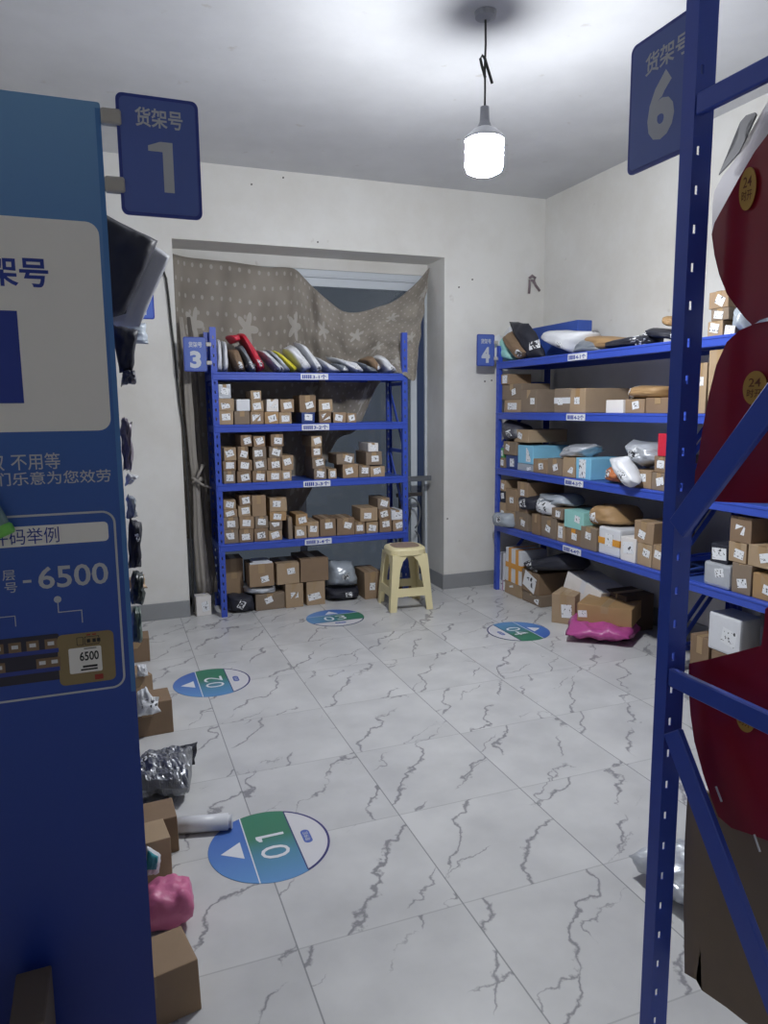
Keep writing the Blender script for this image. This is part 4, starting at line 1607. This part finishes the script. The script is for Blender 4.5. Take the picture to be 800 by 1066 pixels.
lean(z4((300, 262), (352, 256), (330, 222), (262, 200)), 0, M_PGREY, 'small grey mailer lying under a slanted white mailer', lab=(0.75, 0.4))
lean(z4((392, 254), (438, 248), (400, 196), (236, 156), ), 0, M_PWHITE, 'long white mailer slanting low on the top level', lab=(0.55, 0.3))
lean(z4((455, 264), (520, 262), (490, 240), (385, 190)), 0, M_PGREY, 'grey flat mailer wedged before a small brown parcel')
lean(z4((500, 262), (535, 240), (480, 162), (430, 180)), 0, CARD[1], 'small brown parcel leaning near the curtain tip', lab=(0.8, 0.2))
lean(z4((560, 264), (632, 258), (528, 155), (500, 172)), 0, M_PWHITE, 'white mailer leaning last, under the curtain tip', lab=(0.5, 0.2))

# --- floor row below rack three
z = Z(200, 490, 3.077)
YF3 = 5.055
FG = 'parcels on the floor under the window rack'
S = Stack('y', YF3, 0.0, '', FG, 0.0)
S.add(z(205, 395, 298, 442), label='low brown box on the floor below a silver bag', lang=0.35)
S.add(z(300, 363, 357, 432), label='brown box on the floor under the tilted box, second from silver bag')
S.add(z(368, 355, 428, 428), label='tan box with long white sticker on floor, under a larger brown box', lsize=(0.12, 0.05), lang=0.15)
S.add(z(555, 325, 608, 412), label='upright brown box on the floor next to the cream stool', lang=1.5)
S.add(z(272, 297, 345, 362), label='brown box resting over two boxes below the lowest shelf, middle', d=0.25, lang=0.1)
S.add(z(348, 282, 438, 353), label='wide brown box resting high beside the grey plastic bag', d=0.3, lang=0.2)
S.build('')
p0 = at(205 + 30, 575, 'y', 5.16)
S = Stack('y', 5.20, 0.0, '', FG, 0.0)
S.add(z(105, 283, 167, 440), label='tall plain brown box standing behind the black floor bag', lab=False, d=0.18)
S.build('')
bag([c + Vector((0, 0.09, 0)) for c in quad([(240, 634), (268, 632), (265, 616), (238, 616)], 'y', 5.04)], (0, 1, 0), 0.18, M_PBLACK,
    'black plastic bag with two stickers on the floor at the rack end', 'mailing bag', FG, power=4, rest=0, lab=(0.45, 0.5), lsize=(0.045, 0.06), lang=-0.5)
bag([c + Vector((0, 0.13, 0)) for c in quad([(257, 621), (291, 619), (290, 612), (257, 613)], 'y', YF3)], (0, 1, 0), 0.24, M_PSILVER,
    'silver foil bag squashed under a tan box', 'mailing bag', FG, power=4, rest=at(270, 621, 'y', YF3).z - 0.0)
ob = parcel((at(273, 600, 'y', YF3).x, YF3 + 0.01, at(273, 611, 'y', YF3).z), 0.0, 0.175, 0.22, 0.165, CARD[0], 'tan open-topped box sitting over the silver foil bag', FG, lang=0.2, lpos=(0.25, -0.35))
bm = bmesh.new()
box(bm, -0.082, 0.002, 0.164, 0.080, 0.02, 0.178, 0.003)
box(bm, -0.06, 0.03, 0.164, 0.07, 0.16, 0.182, 0.006)
link('white_liner', bm, M_PWHITE, ob)
bag([c + Vector((0, 0.13, 0)) for c in quad([(344, 614), (378, 613), (372, 588), (347, 588)], 'y', YF3)], (0, 1, 0), 0.24, M_CLEAR,
    'cloudy grey plastic bag bulging beside the wide brown box', 'mailing bag', FG, power=3, crumple=0.01, rest=at(360, 614, 'y', YF3).z, lab=(0.5, 0.45), lang=0.5)
bag([c + Vector((0, 0.13, 0)) for c in quad([(343, 624), (378, 622), (378, 611), (343, 613)], 'y', YF3)], (0, 1, 0), 0.24, M_PBLACK,
    'black bag flattened under the cloudy grey plastic bag', 'mailing bag', FG, power=4, rest=0, lab=(0.6, 0.5), lang=0.1)
wb = at(213, 641, 'z', 0.0)
parcel((wb.x, wb.y, 0), 0.10, 0.105, 0.10, 0.140, M_CARTON, 'small white carton on the floor below the tied curtain', name='white_carton', tape=False, lsize=(0.05, 0.07), lang=0.15, lpos=(0.2, -0.05))
sb = at(421, 606, 'y', 5.12)
parcel((sb.x, 5.12, 0), 0.0, 0.13, 0.15, 0.20, M_PBLUE, 'dark blue carton on the floor behind the cream stool', FG, name='dark_carton', tape=False)
parcel((sb.x, 5.06, 0), 0.0, 0.15, 0.05, 0.09, CARD[1], 'low brown box glimpsed between the stool legs', FG, tape=False, lab=False)

# ---------------------------------------------------------------- rack four along the wall
XP = R4X + 0.014
RZ4 = -math.pi / 2
G4 = 'parcels on the %s level of the wall rack'


def bag4(px, th, mt, label, group, rest=None, x=XP, **kw):
    cs = [c + Vector((th / 2, 0, 0)) for c in quad(px, 'x', x)]
    kw.setdefault('power', 3.0)
    return bag(cs, (1, 0, 0), th, mt, label, 'mailing bag', group, rest=rest, **kw)


a1 = lambda *p: [(480 + a / 3.333, 280 + b / 3.333) for a, b in p]
a6 = lambda *p: [(480 + a / 5.714, 320 + b / 5.714) for a, b in p]
a2 = lambda *p: [(490 + a / 3.636, 420 + b / 3.636) for a, b in p]
a3 = lambda *p: [(490 + a / 3.636, 530 + b / 3.636) for a, b in p]
T4 = LV4[0]
g = G4 % 'top'
bag4(a6((178, 352), (208, 340), (196, 180), (180, 190)), 0.10, M_PWHITE, 'pale mailer standing at the far end of the top wall level', g, T4)
bag4(a6((210, 330), (275, 330), (262, 200), (215, 180)), 0.16, M_MINT, 'pale green mailer standing behind the slanted brown parcel', g, T4)
bag4(a6((275, 300), (370, 285), (270, 90), (235, 150)), 0.12, M_PWHITE, 'white edged mailer leaning next to the charcoal mailer', g, None, x=XP + 0.05)
bag4(a6((315, 352), (365, 310), (262, 180), (222, 225)), 0.12, CARD[1], 'slanted brown parcel on the top level near sign four', g, T4, x=XP - 0.03, lab=(0.6, 0.12), power=5)
bag4(a6((380, 320), (465, 300), (370, 100), (255, 90)), 0.10, M_PBLACK, 'charcoal mailer leaning before the flat blue box', g, T4 - 0.01, lab=(0.9, 0.35), lsize=(0.07, 0.06))
bx = at(545, 345, 'x', 3.05)
o = parcel((3.04, at(572, 350, 'x', 3.04).y, T4 + 0.001), RZ4, at(545, 350, 'x', 3.04).y - at(600, 350, 'x', 3.04).y, 0.12, 0.245, M_RACKBAG, 'flat blue box standing at the back of the top wall level', g,
           name='blue_box', tape=False, lab=False)
bag4(a1((245, 240), (360, 303), (400, 215), (270, 212)), 0.28, M_PWHITE, 'large white mailer hanging over the top shelf edge', g, T4 - 0.015, lab=(0.75, 0.2), x=XP - 0.035, power=4, lsize=(0.07, 0.06))
bag4(a1((355, 300), (470, 280), (460, 240), (395, 235)), 0.20, M_PGREY, 'rumpled pale grey mailer between the white mailer and kraft mailer', g, T4 - 0.02, x=XP + 0.01)
bag4(a1((400, 275), (560, 262), (575, 228), (395, 218)), 0.30, M_KRAFT, 'kraft brown mailer lying on the top wall level', g, T4, x=XP + 0.03, power=4)
bag4(a1((470, 288), (625, 272), (622, 236), (480, 262)), 0.22, M_PBLACK, 'black mailer with a sticker lying on the kraft mailer', g, T4, x=XP - 0.025, lab=(0.86, 0.6), lsize=(0.08, 0.07), power=4)
bag4(a1((610, 230), (725, 250), (730, 212), (615, 200)), 0.26, M_PBLACK, 'second black mailer lying nearer the perforated upright', g, T4, lab=(0.95, 0.4), power=3)
bag4(a1((680, 195), (735, 205), (730, 165), (685, 160)), 0.20, M_KRAFT, 'yellowish kraft bag perched on the second black mailer', g, None, x=XP + 0.06)

z = Z(480, 280, 3.333)
S = Stack('x', XP, LV4[1], '', G4 % 'second', RZ4)
S.add(z(148, 455, 205, 497), lsize=(0.13, 0.05), lang=0)
S.add(z(208, 420, 262, 492), d=0.34, lang=0)
S.add(z(322, 415, 376, 495), label='brown box with printed white band, tallest on the second wall level', tape_mat=M_PWHITE, bands=1, tape=False, lang=0)
S.add(z(378, 415, 430, 497), d=0.34, label='big brown box with clear tape beside the white-banded box', tape_mat=M_KRAFT, lang=0)
S.add(z(500, 455, 560, 495), mat_=M_CARTON, label='low plain white carton on the second wall level', lab=False, tape=False, name='white_carton')
it_roll = S.add(z(565, 452, 632, 497), label='tan box under the kraft wrapped roll')
S.add(z(637, 447, 722, 497), mat_=CARD[1], label='brown box beside the tan box, closest to the upright', lab=False)
S.add(z(125, 400, 205, 452), mat_=CARD[3])
S.add(z(128, 366, 165, 398), lsize=(0.07, 0.06), lang=0)
S.build('second level of wall rack')
bag4(a1((555, 446), (675, 444), (680, 402), (560, 400)), 0.22, M_KRAFT, 'kraft wrapped roll lying on boxes of the second wall level', G4 % 'second', it_roll['z1'], lab=(0.12, 0.45), lsize=(0.08, 0.07), power=3.4)

g = G4 % 'third'
z = Z(490, 420, 3.636)
S = Stack('x', XP, LV4[2], '', g, RZ4)
S.add(z(88, 205, 128, 245))
S.add(z(130, 196, 172, 245), mat_=M_PBLUE, label='dark blue carton low at the far end of the third wall level', name='dark_carton', tape=False, lsize=(0.06, 0.06))
S.add(z(174, 228, 232, 262), mat_=M_CLEAR, label='cloudy plastic carton below the light blue carton', name='clear_carton', tape=False)
S.add(z(234, 212, 288, 270), label='tan box first in the row under the silver-white bag')
it_row = S.add(z(291, 210, 343, 272), label='tan box second in the row under the silver-white bag')
S.add(z(346, 205, 392, 278), label='tan box third in the row, touching the second light blue carton')
S.add(z(396, 208, 452, 292), mat_=M_LBLUE, label='light blue carton with white print standing by the tilted white bag', name='light_blue_carton', tape=False, d=0.30, lsize=(0.07, 0.12), lang=0)
it_big = S.add(z(612, 252, 680, 318), label='tan box below the big silver-white bag', d=0.30)
S.add(z(684, 264, 737, 330), label='tan box at the bottom near the upright, third wall level')
S.add(z(85, 168, 122, 203), mat_=mat('green_carton', rgb(80, 150, 90), 0.5), label='green carton at the far end of the third wall level', name='green_carton', tape=False)
S.add(z(124, 145, 172, 194), label='grey-brown box stacked over the dark blue carton')
S.add(z(178, 160, 236, 226), mat_=M_LBLUE, label='light blue carton under the large kraft box, far part of rack', name='light_blue_carton', tape=False, d=0.30, lsize=(0.06, 0.10), lang=0)
S.add(z(160, 100, 215, 158), mat_=CARD[2], label='large kraft box highest on the third wall level', d=0.33)
S.add(z(690, 200, 740, 262), label='tan box in the middle of the pile by the upright')
S.add(z(707, 115, 748, 197), mat_=M_PRED, label='red carton atop the pile by the upright', name='red_carton', tape=False, lab=False)
S.build('third level of wall rack')
bag4(a2((104, 150), (168, 142), (160, 90), (98, 66)), 0.22, mat('charcoal_poly', rgb(70, 70, 78), 0.4, var=0.15, bump=0.3), 'charcoal bag slumped over the far end of the third wall level', g, LV4[2] + 0.20, lab=(0.65, 0.4), lsize=(0.06, 0.05), power=3, x=XP - 0.03)
bag4(a2((300, 212), (395, 216), (425, 165), (330, 160)), 0.24, M_PSILVER, 'silver-white bag lying over a row of tan boxes', g, it_row['z1'], crumple=0.012, power=2.4)
bag4(a2((495, 300), (550, 306), (552, 250), (495, 240)), 0.18, mat('orange_brown_poly', rgb(186, 110, 62), 0.4, var=0.2, bump=0.3), 'orange-brown bag behind the tilted white bag', g, LV4[2], lab=(0.4, 0.6))
bag4(a2((570, 315), (612, 300), (560, 195), (500, 200)), 0.12, M_PWHITE, 'tilted white bag sliding over the third shelf edge', g, LV4[2] - 0.0, x=XP - 0.10, power=3, lab=(0.5, 0.35), lsize=(0.07, 0.06), lang=-0.4)
bag4(a2((600, 258), (690, 232), (650, 165), (548, 150)), 0.24, M_PSILVER, 'big silver-white bag lying over a tan box', g, it_big['z1'], crumple=0.012, x=XP - 0.03, lab=(0.4, 0.5), lsize=(0.07, 0.05))

g = G4 % 'fourth'
S = Stack('x', XP, LV4[3], '', g, RZ4)
S.add(z(85, 372, 128, 410))
S.add(z(131, 408, 165, 448), d=0.2)
it_blk = S.add(z(167, 412, 215, 478), label='tan box with sticker below the black bag, fourth wall level')
it_wht = S.add(z(232, 420, 262, 488), d=0.3, lab=False)
it_pnk = S.add(z(265, 430, 322, 505), label='tan box with pink sticker, fifth along the fourth wall level')
S.add(z(325, 455, 352, 515), lsize=(0.05, 0.08))
z3 = Z(490, 530, 3.636)
S.add(z3(358, 75, 412, 140), mat_=CARD[1], label='brown box with orange tape below the mint carton', tape_mat=M_OTAPE)
it_brn = S.add(z3(415, 70, 476, 152), label='tan box below the brown bag, beside the white taped parcel')
S.add(z3(482, 72, 562, 178), mat_=M_PWHITE, label='white wrapped parcel with an orange tape band', name='white_parcel', bands=1, tape=False, lsize=(0.07, 0.08), bevel=0.012)
S.add(z3(568, 108, 625, 192), mat_=M_CARTON, label='white carton with dark print beside the orange-taped parcel', name='white_carton', tape=False, lsize=(0.09, 0.07))
S.add(z3(628, 132, 684, 206), label='tan box under a wider box by the upright, fourth wall level')
S.add(z3(687, 138, 727, 220), label='tan box at the very end of the row by the upright')
S.add(z(88, 330, 128, 368), mat_=M_PBLACK, label='dark wrapped box second up at the far end, fourth wall level', name='dark_carton', tape=False)
S.add(z(131, 325, 172, 372))
S.add(z(80, 288, 128, 328))
S.add(z(177, 298, 215, 362), d=0.32, label='kraft box topmost beside the far stack, fourth wall level')
S.add(z(307, 398, 347, 450), d=0.3, label='tan box with white sticker beside the mint carton')
S.add(z(352, 408, 425, 475), mat_=M_MINT, label='mint green carton with small print on the fourth wall level', name='mint_carton', tape=False)
S.add(z3(616, 48, 690, 130), d=0.3, label='wide tan box resting on two boxes by the upright')
S.build('fourth level of wall rack')
bag4(a2((165, 425), (230, 430), (232, 380), (160, 355)), 0.24, M_PBLACK, 'black bag with sticker lying among boxes, fourth wall level', g, it_blk['z1'], lab=(0.5, 0.5), lsize=(0.06, 0.06), x=XP - 0.03)
bag4(a2((240, 392), (345, 395), (330, 350), (230, 342)), 0.26, M_CLEAR, 'cloudy clear plastic bag draped on boxes, fourth wall level', g, LV4[3] + 0.20, crumple=0.012, lab=(0.3, 0.4))
bag4(a2((70, 455), (132, 462), (130, 408), (68, 400)), 0.14, M_CLEAR, 'pale cloudy bag drooping over the shelf edge near the far post', g, LV4[3] - 0.02, x=XP - 0.08, lab=(0.6, 0.6))
bag4(a2((232, 448), (300, 462), (305, 405), (235, 385)), 0.14, M_PWHITE, 'white bag with large sticker set between tan boxes', g, it_wht['z1'], x=XP - 0.015, lab=(0.5, 0.5), lsize=(0.10, 0.10))
bag4(a2((428, 458), (540, 456), (515, 380), (430, 376)), 0.30, M_KRAFT, 'bulging brown paper bag atop the fourth wall level', g, it_brn['z1'], lab=(0.3, 0.35), lsize=(0.09, 0.07), power=4)

# --- floor below rack four
FG4 = 'parcels on the floor under the wall rack'
z = Z(490, 530, 3.636)
XF = 2.84
S = Stack('x', XF, 0.0, '', FG4, RZ4)
S.add(z(85, 262, 122, 325), mat_=mat('lilac_carton', rgb(190, 140, 176), 0.5), label='lilac carton on the floor under the blue strapped bale', name='lilac_carton', tape=False, lsize=(0.10, 0.08))
S.add(z(126, 280, 190, 352), label='tan box on the floor under the white parcel with orange tape')
S.add(z(193, 318, 262, 384), d=0.34, label='tan box on the floor below the brown taped box')
S.add(z(80, 160, 124, 260), mat_=M_PBLUE, label='blue bale with white strapping at the far floor corner', name='strapped_bale', tape=False, tape_mat=M_STRAP, bands=3, lsize=(0.07, 0.07))
S.add(z(132, 152, 190, 276), mat_=M_PWHITE, label='white parcel cross-wrapped in orange tape on the floor stack', name='white_parcel', tape=False, bands=3, lab=False)
S.add(z(193, 236, 258, 316), mat_=CARD[1], d=0.34, label='brown taped box on the floor stack below the black bag', lsize=(0.16, 0.12), lang=-0.3)
S.build('')
bag4(a3((185, 238), (345, 240), (330, 165), (158, 200)), 0.34, M_PBLACK, 'large black bag lying on the floor stack by the wall rack', FG4, None, x=XF - 0.03, lab=(0.3, 0.4), lsize=(0.08, 0.09), power=3)
wp = at(600, 632, 'z', 0.0)
o = parcel((2.90, 4.00, 0.02), RZ4 + 0.1, 0.34, 0.28, 0.21, M_CARTON, 'large white carton tilted against the boxes below the wall rack', FG4, name='white_carton', lab=False, tape_mat=M_PWHITE)
o.rotation_euler = (math.radians(-6), math.radians(14), RZ4 + 0.1)
o.location.z = 0.075
# front heap on the floor
pk = [at(u, v, 'z', 0.045) for u, v in ((588, 662), (655, 668), (668, 655), (596, 640))]
bag(pk, (0, 0, 1), 0.085, M_PMAG, 'magenta plastic bag flattened under the kraft box on the floor', 'mailing bag', FG4, power=3, crumple=0.014, rest=0)
kb = [at(u, v, 'z', 0.10) for u, v in ((601, 645), (658, 653))]
ang = math.atan2(kb[1].y - kb[0].y, kb[1].x - kb[0].x)
mid = (kb[0] + kb[1]) / 2
parcel((mid.x, mid.y, 0.092), ang, (kb[1] - kb[0]).length, 0.30, 0.115, M_KRAFT, 'kraft box with torn sticker lying on the magenta bag', FG4, lang=0.1, lpos=(-0.8, -0.1))
sp = at(588, 652, 'z', 0.0)
parcel((sp.x + 0.02, sp.y + 0.05, 0.0), ang, 0.16, 0.22, 0.20, CARD[2], 'tan box with plastic wrap standing behind the kraft box', FG4, lsize=(0.07, 0.09), lpos=(0.3, -0.1))
dk = at(655, 648, 'z', 0.0)
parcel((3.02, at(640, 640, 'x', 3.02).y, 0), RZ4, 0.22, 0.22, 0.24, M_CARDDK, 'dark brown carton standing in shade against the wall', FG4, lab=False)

# ---------------------------------------------------------------- rack five, seen through the frame
G5 = 'parcels on the rack behind the end frame'
z = Z(660, 480, 3.807)
S = Stack('x', XP, LV4[3], '', G5, RZ4)
S.add(z(385, 408, 462, 520), label='tan box with sticker low behind the diagonal brace')
S.add(z(466, 452, 560, 555), mat_=M_KRAFT, label='yellowish tan box low at the picture edge behind the frame')
S.add(z(276, 405, 383, 492), mat_=M_PSILVER, label='silver wrapped roll low beside the upright, seen through the frame', name='silver_parcel', tape=False, bevel=0.03)
S.add(z(372, 324, 442, 402), label='tan box second up behind the diagonal brace')
S.add(z(445, 340, 560, 450), label='brown box with large sticker at the picture edge, second up')
S.add(z(376, 222, 462, 322), d=0.32, label='large brown box highest of those behind the frame')
S.add(z(300, 330, 368, 402), mat_=M_PBLACK, label='dark wrapped box resting on the silver roll', name='dark_carton', tape=False, lsize=(0.09, 0.06))
S.build('')
S = Stack('x', XP, LV4[0], '', G5, RZ4)
z = Z(720, 240, 5.93)
S.add(z(100, 560, 190, 668), label='tan box low beside the upright on the high shelf behind')
S.add(z(194, 600, 260, 668), label='tan box with bright sticker above the blue shelf edge behind', lsize=(0.06, 0.05))
S.add(z(118, 480, 225, 560), label='tan box second up beside the upright on the high shelf')
S.add(z(108, 375, 225, 475), label='tan box topmost on the high shelf behind the frame', lang=-0.5)
S.build('')
bag4([(757, 350), (775, 350), (773, 322), (760, 318)], 0.2, M_CLEAR, 'cloudy plastic bag on the high shelf behind the red cards', G5, LV4[0])
S = Stack('x', XP, LV4[1], '', G5, RZ4)
S.add((722, 378, 735, 425), label='light carton standing behind the upright, second level', mat_=CARD[2], d=0.2)
S.add((737, 364, 760, 425), label='tan carton half hidden by the middle red card', mat_=CARD[2], d=0.2)
S.build('')
w1 = at(725, 672, 'x', 2.9)
S = Stack('x', 2.86, 0.0, '', G5, RZ4)
S.add((717, 662, 736, 740), label='plain brown box on the floor beside the upright, seen through the frame', lab=False, mat_=CARD[1])
S.add((738, 684, 785, 745), label='brown box below the white wrapped cube', lab=False, mat_=CARD[1])
S.add((737, 641, 771, 684), label='white wrapped cube seen between the braces of the end frame', mat_=M_PWHITE, name='white_parcel', tape=False, d=0.16, lsize=(0.09, 0.08), bevel=0.014)
S.add((788, 630, 815, 745), label='dark box at the picture edge beside the white cube', lab=False, mat_=M_PBLACK, tape=False, name='dark_carton')
S.build('')
p = at(708, 915, 'z', 0.03)
bag([p + Vector(q) for q in ((-0.10, -0.12, 0), (0.12, -0.12, 0), (0.12, 0.12, 0), (-0.10, 0.12, 0))], (0, 0, 1), 0.09, M_PSILVER, 'silver bag on the floor peeping past the near upright', 'mailing bag', crumple=0.012, rest=0)

# ---------------------------------------------------------------- things spilling out beside the printed panel
GL = 'parcels spilling out past the printed panel'


def sheetbag(px, y, th, mt, label, reach=0.0, **kw):
    cs = quad(px, 'y', y)
    if reach:
        cs[0] = cs[0] + (cs[0] - cs[1]).normalized() * reach
        cs[3] = cs[3] + (cs[3] - cs[2]).normalized() * reach
    kw.setdefault('power', 4.0)
    kw.setdefault('group', GL)
    return bag(cs, (0, 1, 0), th, mt, label, 'mailing bag', **kw)


sheetbag([(112, 330), (131, 327), (164, 250), (116, 227)], 1.95, 0.07, M_PBLACK, 'black bag poking out high beside the number 1 sign', reach=0.06, crumple=0.006, power=6)
sheetbag([(122, 340), (145, 341), (177, 267), (160, 254)], 2.05, 0.03, M_LGREY, 'pale grey mailer sticking out under the high black bag', reach=0.05, crumple=0.003, power=6)
sheetbag([(124, 388), (138, 388), (144, 344), (116, 338)], 1.90, 0.06, M_PBLACK, 'long black bag hanging below the pale grey mailer', crumple=0.004, power=5)
sheetbag([(126, 402), (142, 398), (140, 385), (128, 386)], 1.88, 0.05, mat('dark_grey_poly', rgb(86, 88, 96), 0.4, bump=0.3), 'crumpled dark grey bag end under the long black bag', crumple=0.006)
sheetbag([(122, 358), (154, 359), (152, 336), (124, 336)], 3.0, 0.05, M_CLEAR, 'clear plastic bag end below the number 2 sign', reach=0.2, crumple=0.008)
sheetbag([(128, 490), (138, 490), (137, 440), (126, 434)], 1.75, 0.08, mat('grey_violet_poly', rgb(128, 118, 128), 0.5), 'greyish violet bag bulging past the panel edge at mid height', crumple=0.008)
sheetbag([(130, 506), (137, 503), (145, 496), (132, 492)], 1.80, 0.04, M_PWHITE, 'small white mailer corner sticking out at slogan height', crumple=0.004)
sheetbag([(132, 540), (143, 538), (140, 517), (132, 515)], 1.80, 0.05, M_CLEAR, 'pale plastic bag edge above the black pouch', crumple=0.005)
sheetbag([(134, 592), (146, 590), (148, 543), (134, 540)], 1.78, 0.09, M_PBLACK, 'black pouch with a white tag bulging past the panel', crumple=0.005, lab=(0.65, 0.7), lsize=(0.008, 0.018))
sheetbag([(136, 628), (150, 628), (148, 596), (138, 594)], 1.85, 0.09, mat('dark_green_black_poly', rgb(36, 48, 46), 0.4, bump=0.4), 'dark crumpled bag below the black pouch', crumple=0.008)
sheetbag([(140, 612), (153, 612), (150, 598), (142, 600)], 2.1, 0.05, CARD[2], 'torn tan wrapper behind the dark crumpled bag', reach=0.16, crumple=0.006)
sheetbag([(138, 668), (148, 668), (146, 632), (138, 632)], 1.9, 0.08, mat('grey_green_poly', rgb(86, 104, 96), 0.4, bump=0.4), 'grey-green bag low beside the panel edge', crumple=0.006)


def floorbox(px_br, w, d, h, rz, mt, label, **kw):
    """Carton on the floor whose front right bottom corner is seen at px_br."""
    p = at(px_br[0], px_br[1], 'z', 0.0)
    c = Vector((p.x, p.y, 0)) - Vector((math.cos(rz) * w / 2, math.sin(rz) * w / 2, 0))
    return parcel(c, rz, w, d, h, mt, label, GL, **kw)


floorbox((210, 1050), 0.25, 0.14, 0.135, math.radians(12), CARD[0], 'tan carton on the tiles at the panel foot, closest one', lab=False, tape=True)
pb = [at(u, v, 'z', 0.055) for u, v in ((150, 965), (203, 950), (200, 922), (150, 932))]
bag(pb, (0, 0, 1), 0.11, M_PPINK, 'pink plastic bag lying on the tiles by the panel', 'mailing bag', GL, power=4.5, crumple=0.006, rest=0)
floorbox((180, 918), 0.20, 0.12, 0.15, math.radians(6), CARD[2], 'open tan box beside a teal and white pack on the floor', lab=False)
sheetbag([(150, 912), (166, 908), (168, 890), (152, 880)], 2.10, 0.05, M_PWHITE, 'white round pack with teal print leaning on the open tan box', crumple=0.003, power=2.2)
tl = sheetbag([(152, 906), (163, 905), (165, 892), (154, 885)], 2.07, 0.02, M_TEAL, 'teal printed lid on the white round pack', crumple=0.002, power=2.2)
floorbox((187, 886), 0.20, 0.13, 0.125, math.radians(4), CARD[1], 'brown box with printed top at the end of the white tube', lab=False, tape=False)
t0, t1 = at(176, 860, 'z', 0.028), at(240, 855, 'z', 0.028)
bm = bmesh.new()
d_ = (t1 - t0)
tube(bm, [Vector((0, 0, 0)), d_ * 0.96], 0.028, 20)
wt = link('mailing_tube', bm, M_PWHITE, smooth=True)
wt.location = t0
tag(wt, 'silver-white mailing tube lying on the tiles next to decal 01', 'tube', GL)
bm = bmesh.new()
tube(bm, [d_ * 0.95, d_ * 0.98, d_ * 1.03], [0.0285, 0.020, 0.024], 20)
link('crimped_end', bm, M_PWHITE, wt)
sb_ = [at(u, v, 'z', 0.05) for u, v in ((140, 828), (198, 826), (203, 786), (146, 796))]
bag(sb_, (0, 0, 1), 0.11, mat('dark_silver_film', rgb(136, 138, 142), 0.3, metal=0.5, var=0.45, scale=30, bump=0.6, bscale=40), 'crumpled silver bag lying on the tiles between two boxes', 'mailing bag', GL, power=4, crumple=0.012, rest=0, lab=(0.2, 0.6), lsize=(0.06, 0.06), lang=0.1, n=26, smooth=False)
sheetbag([(140, 806), (202, 796), (206, 772), (150, 786)], 2.86, 0.03, M_PBLACK, 'black bag flap standing behind the crumpled silver bag', crumple=0.008, power=5)
floorbox((181, 762), 0.22, 0.16, 0.155, math.radians(3), CARD[1], 'brown taped box on the tiles under a white pouch', lab=False)
p = at(160, 760, 'z', 0.0)
parcel((0.035, p.y - 0.02, 0.0), 0.03, 0.17, 0.06, 0.105, M_CARTON, 'flat white carton leaning at the front of the brown taped box', GL, name='white_carton', tape=False, lsize=(0.08, 0.02), lpos=(0.4, -0.6))
sheetbag([(142, 746), (168, 740), (152, 714), (142, 720)], 3.22, 0.05, M_PWHITE, 'white pouch with black print above the flat white carton', rest=0.106, crumple=0.006, lab=(0.75, 0.45), lsize=(0.07, 0.05), lang=-0.3)
floorbox((160, 725), 0.16, 0.18, 0.12, math.radians(20), CARD[0], 'tan box corner farther along the panel, behind the taped box'.replace('farther', 'further'), lab=False)
sheetbag([(143, 704), (155, 704), (152, 692), (143, 692)], 3.68, 0.05, M_PWHITE, 'tiny white packet end beyond the white pouch', rest=0.121, crumple=0.004)
floorbox((157, 688), 0.14, 0.15, 0.14, 0.0, CARD[1], 'brown box sliver by the panel below sign two', lab=False)

# carton and grey bag at the foot of the panel, on the viewer's side
c0, c1_ = at(2, 1018, 'y', 1.28), at(43, 1012, 'y', 1.28)
db = parcel(((c0.x + c1_.x) / 2, 1.28, 0.0), 0.0, c1_.x - c0.x, 0.14, at(20, 1013, 'y', 1.42).z, mat('dark_grey_carton', rgb(92, 82, 76), 0.8, var=0.12), 'dark brown carton at the foot of the panel front', GL, lab=False, tape=False)
sheetbag([(-24, 1085), (8, 1085), (6, 1016), (-20, 1012)], 1.22, 0.05, M_PGREY, 'grey plastic bag end beside the dark carton at the panel foot', rest=0.0)
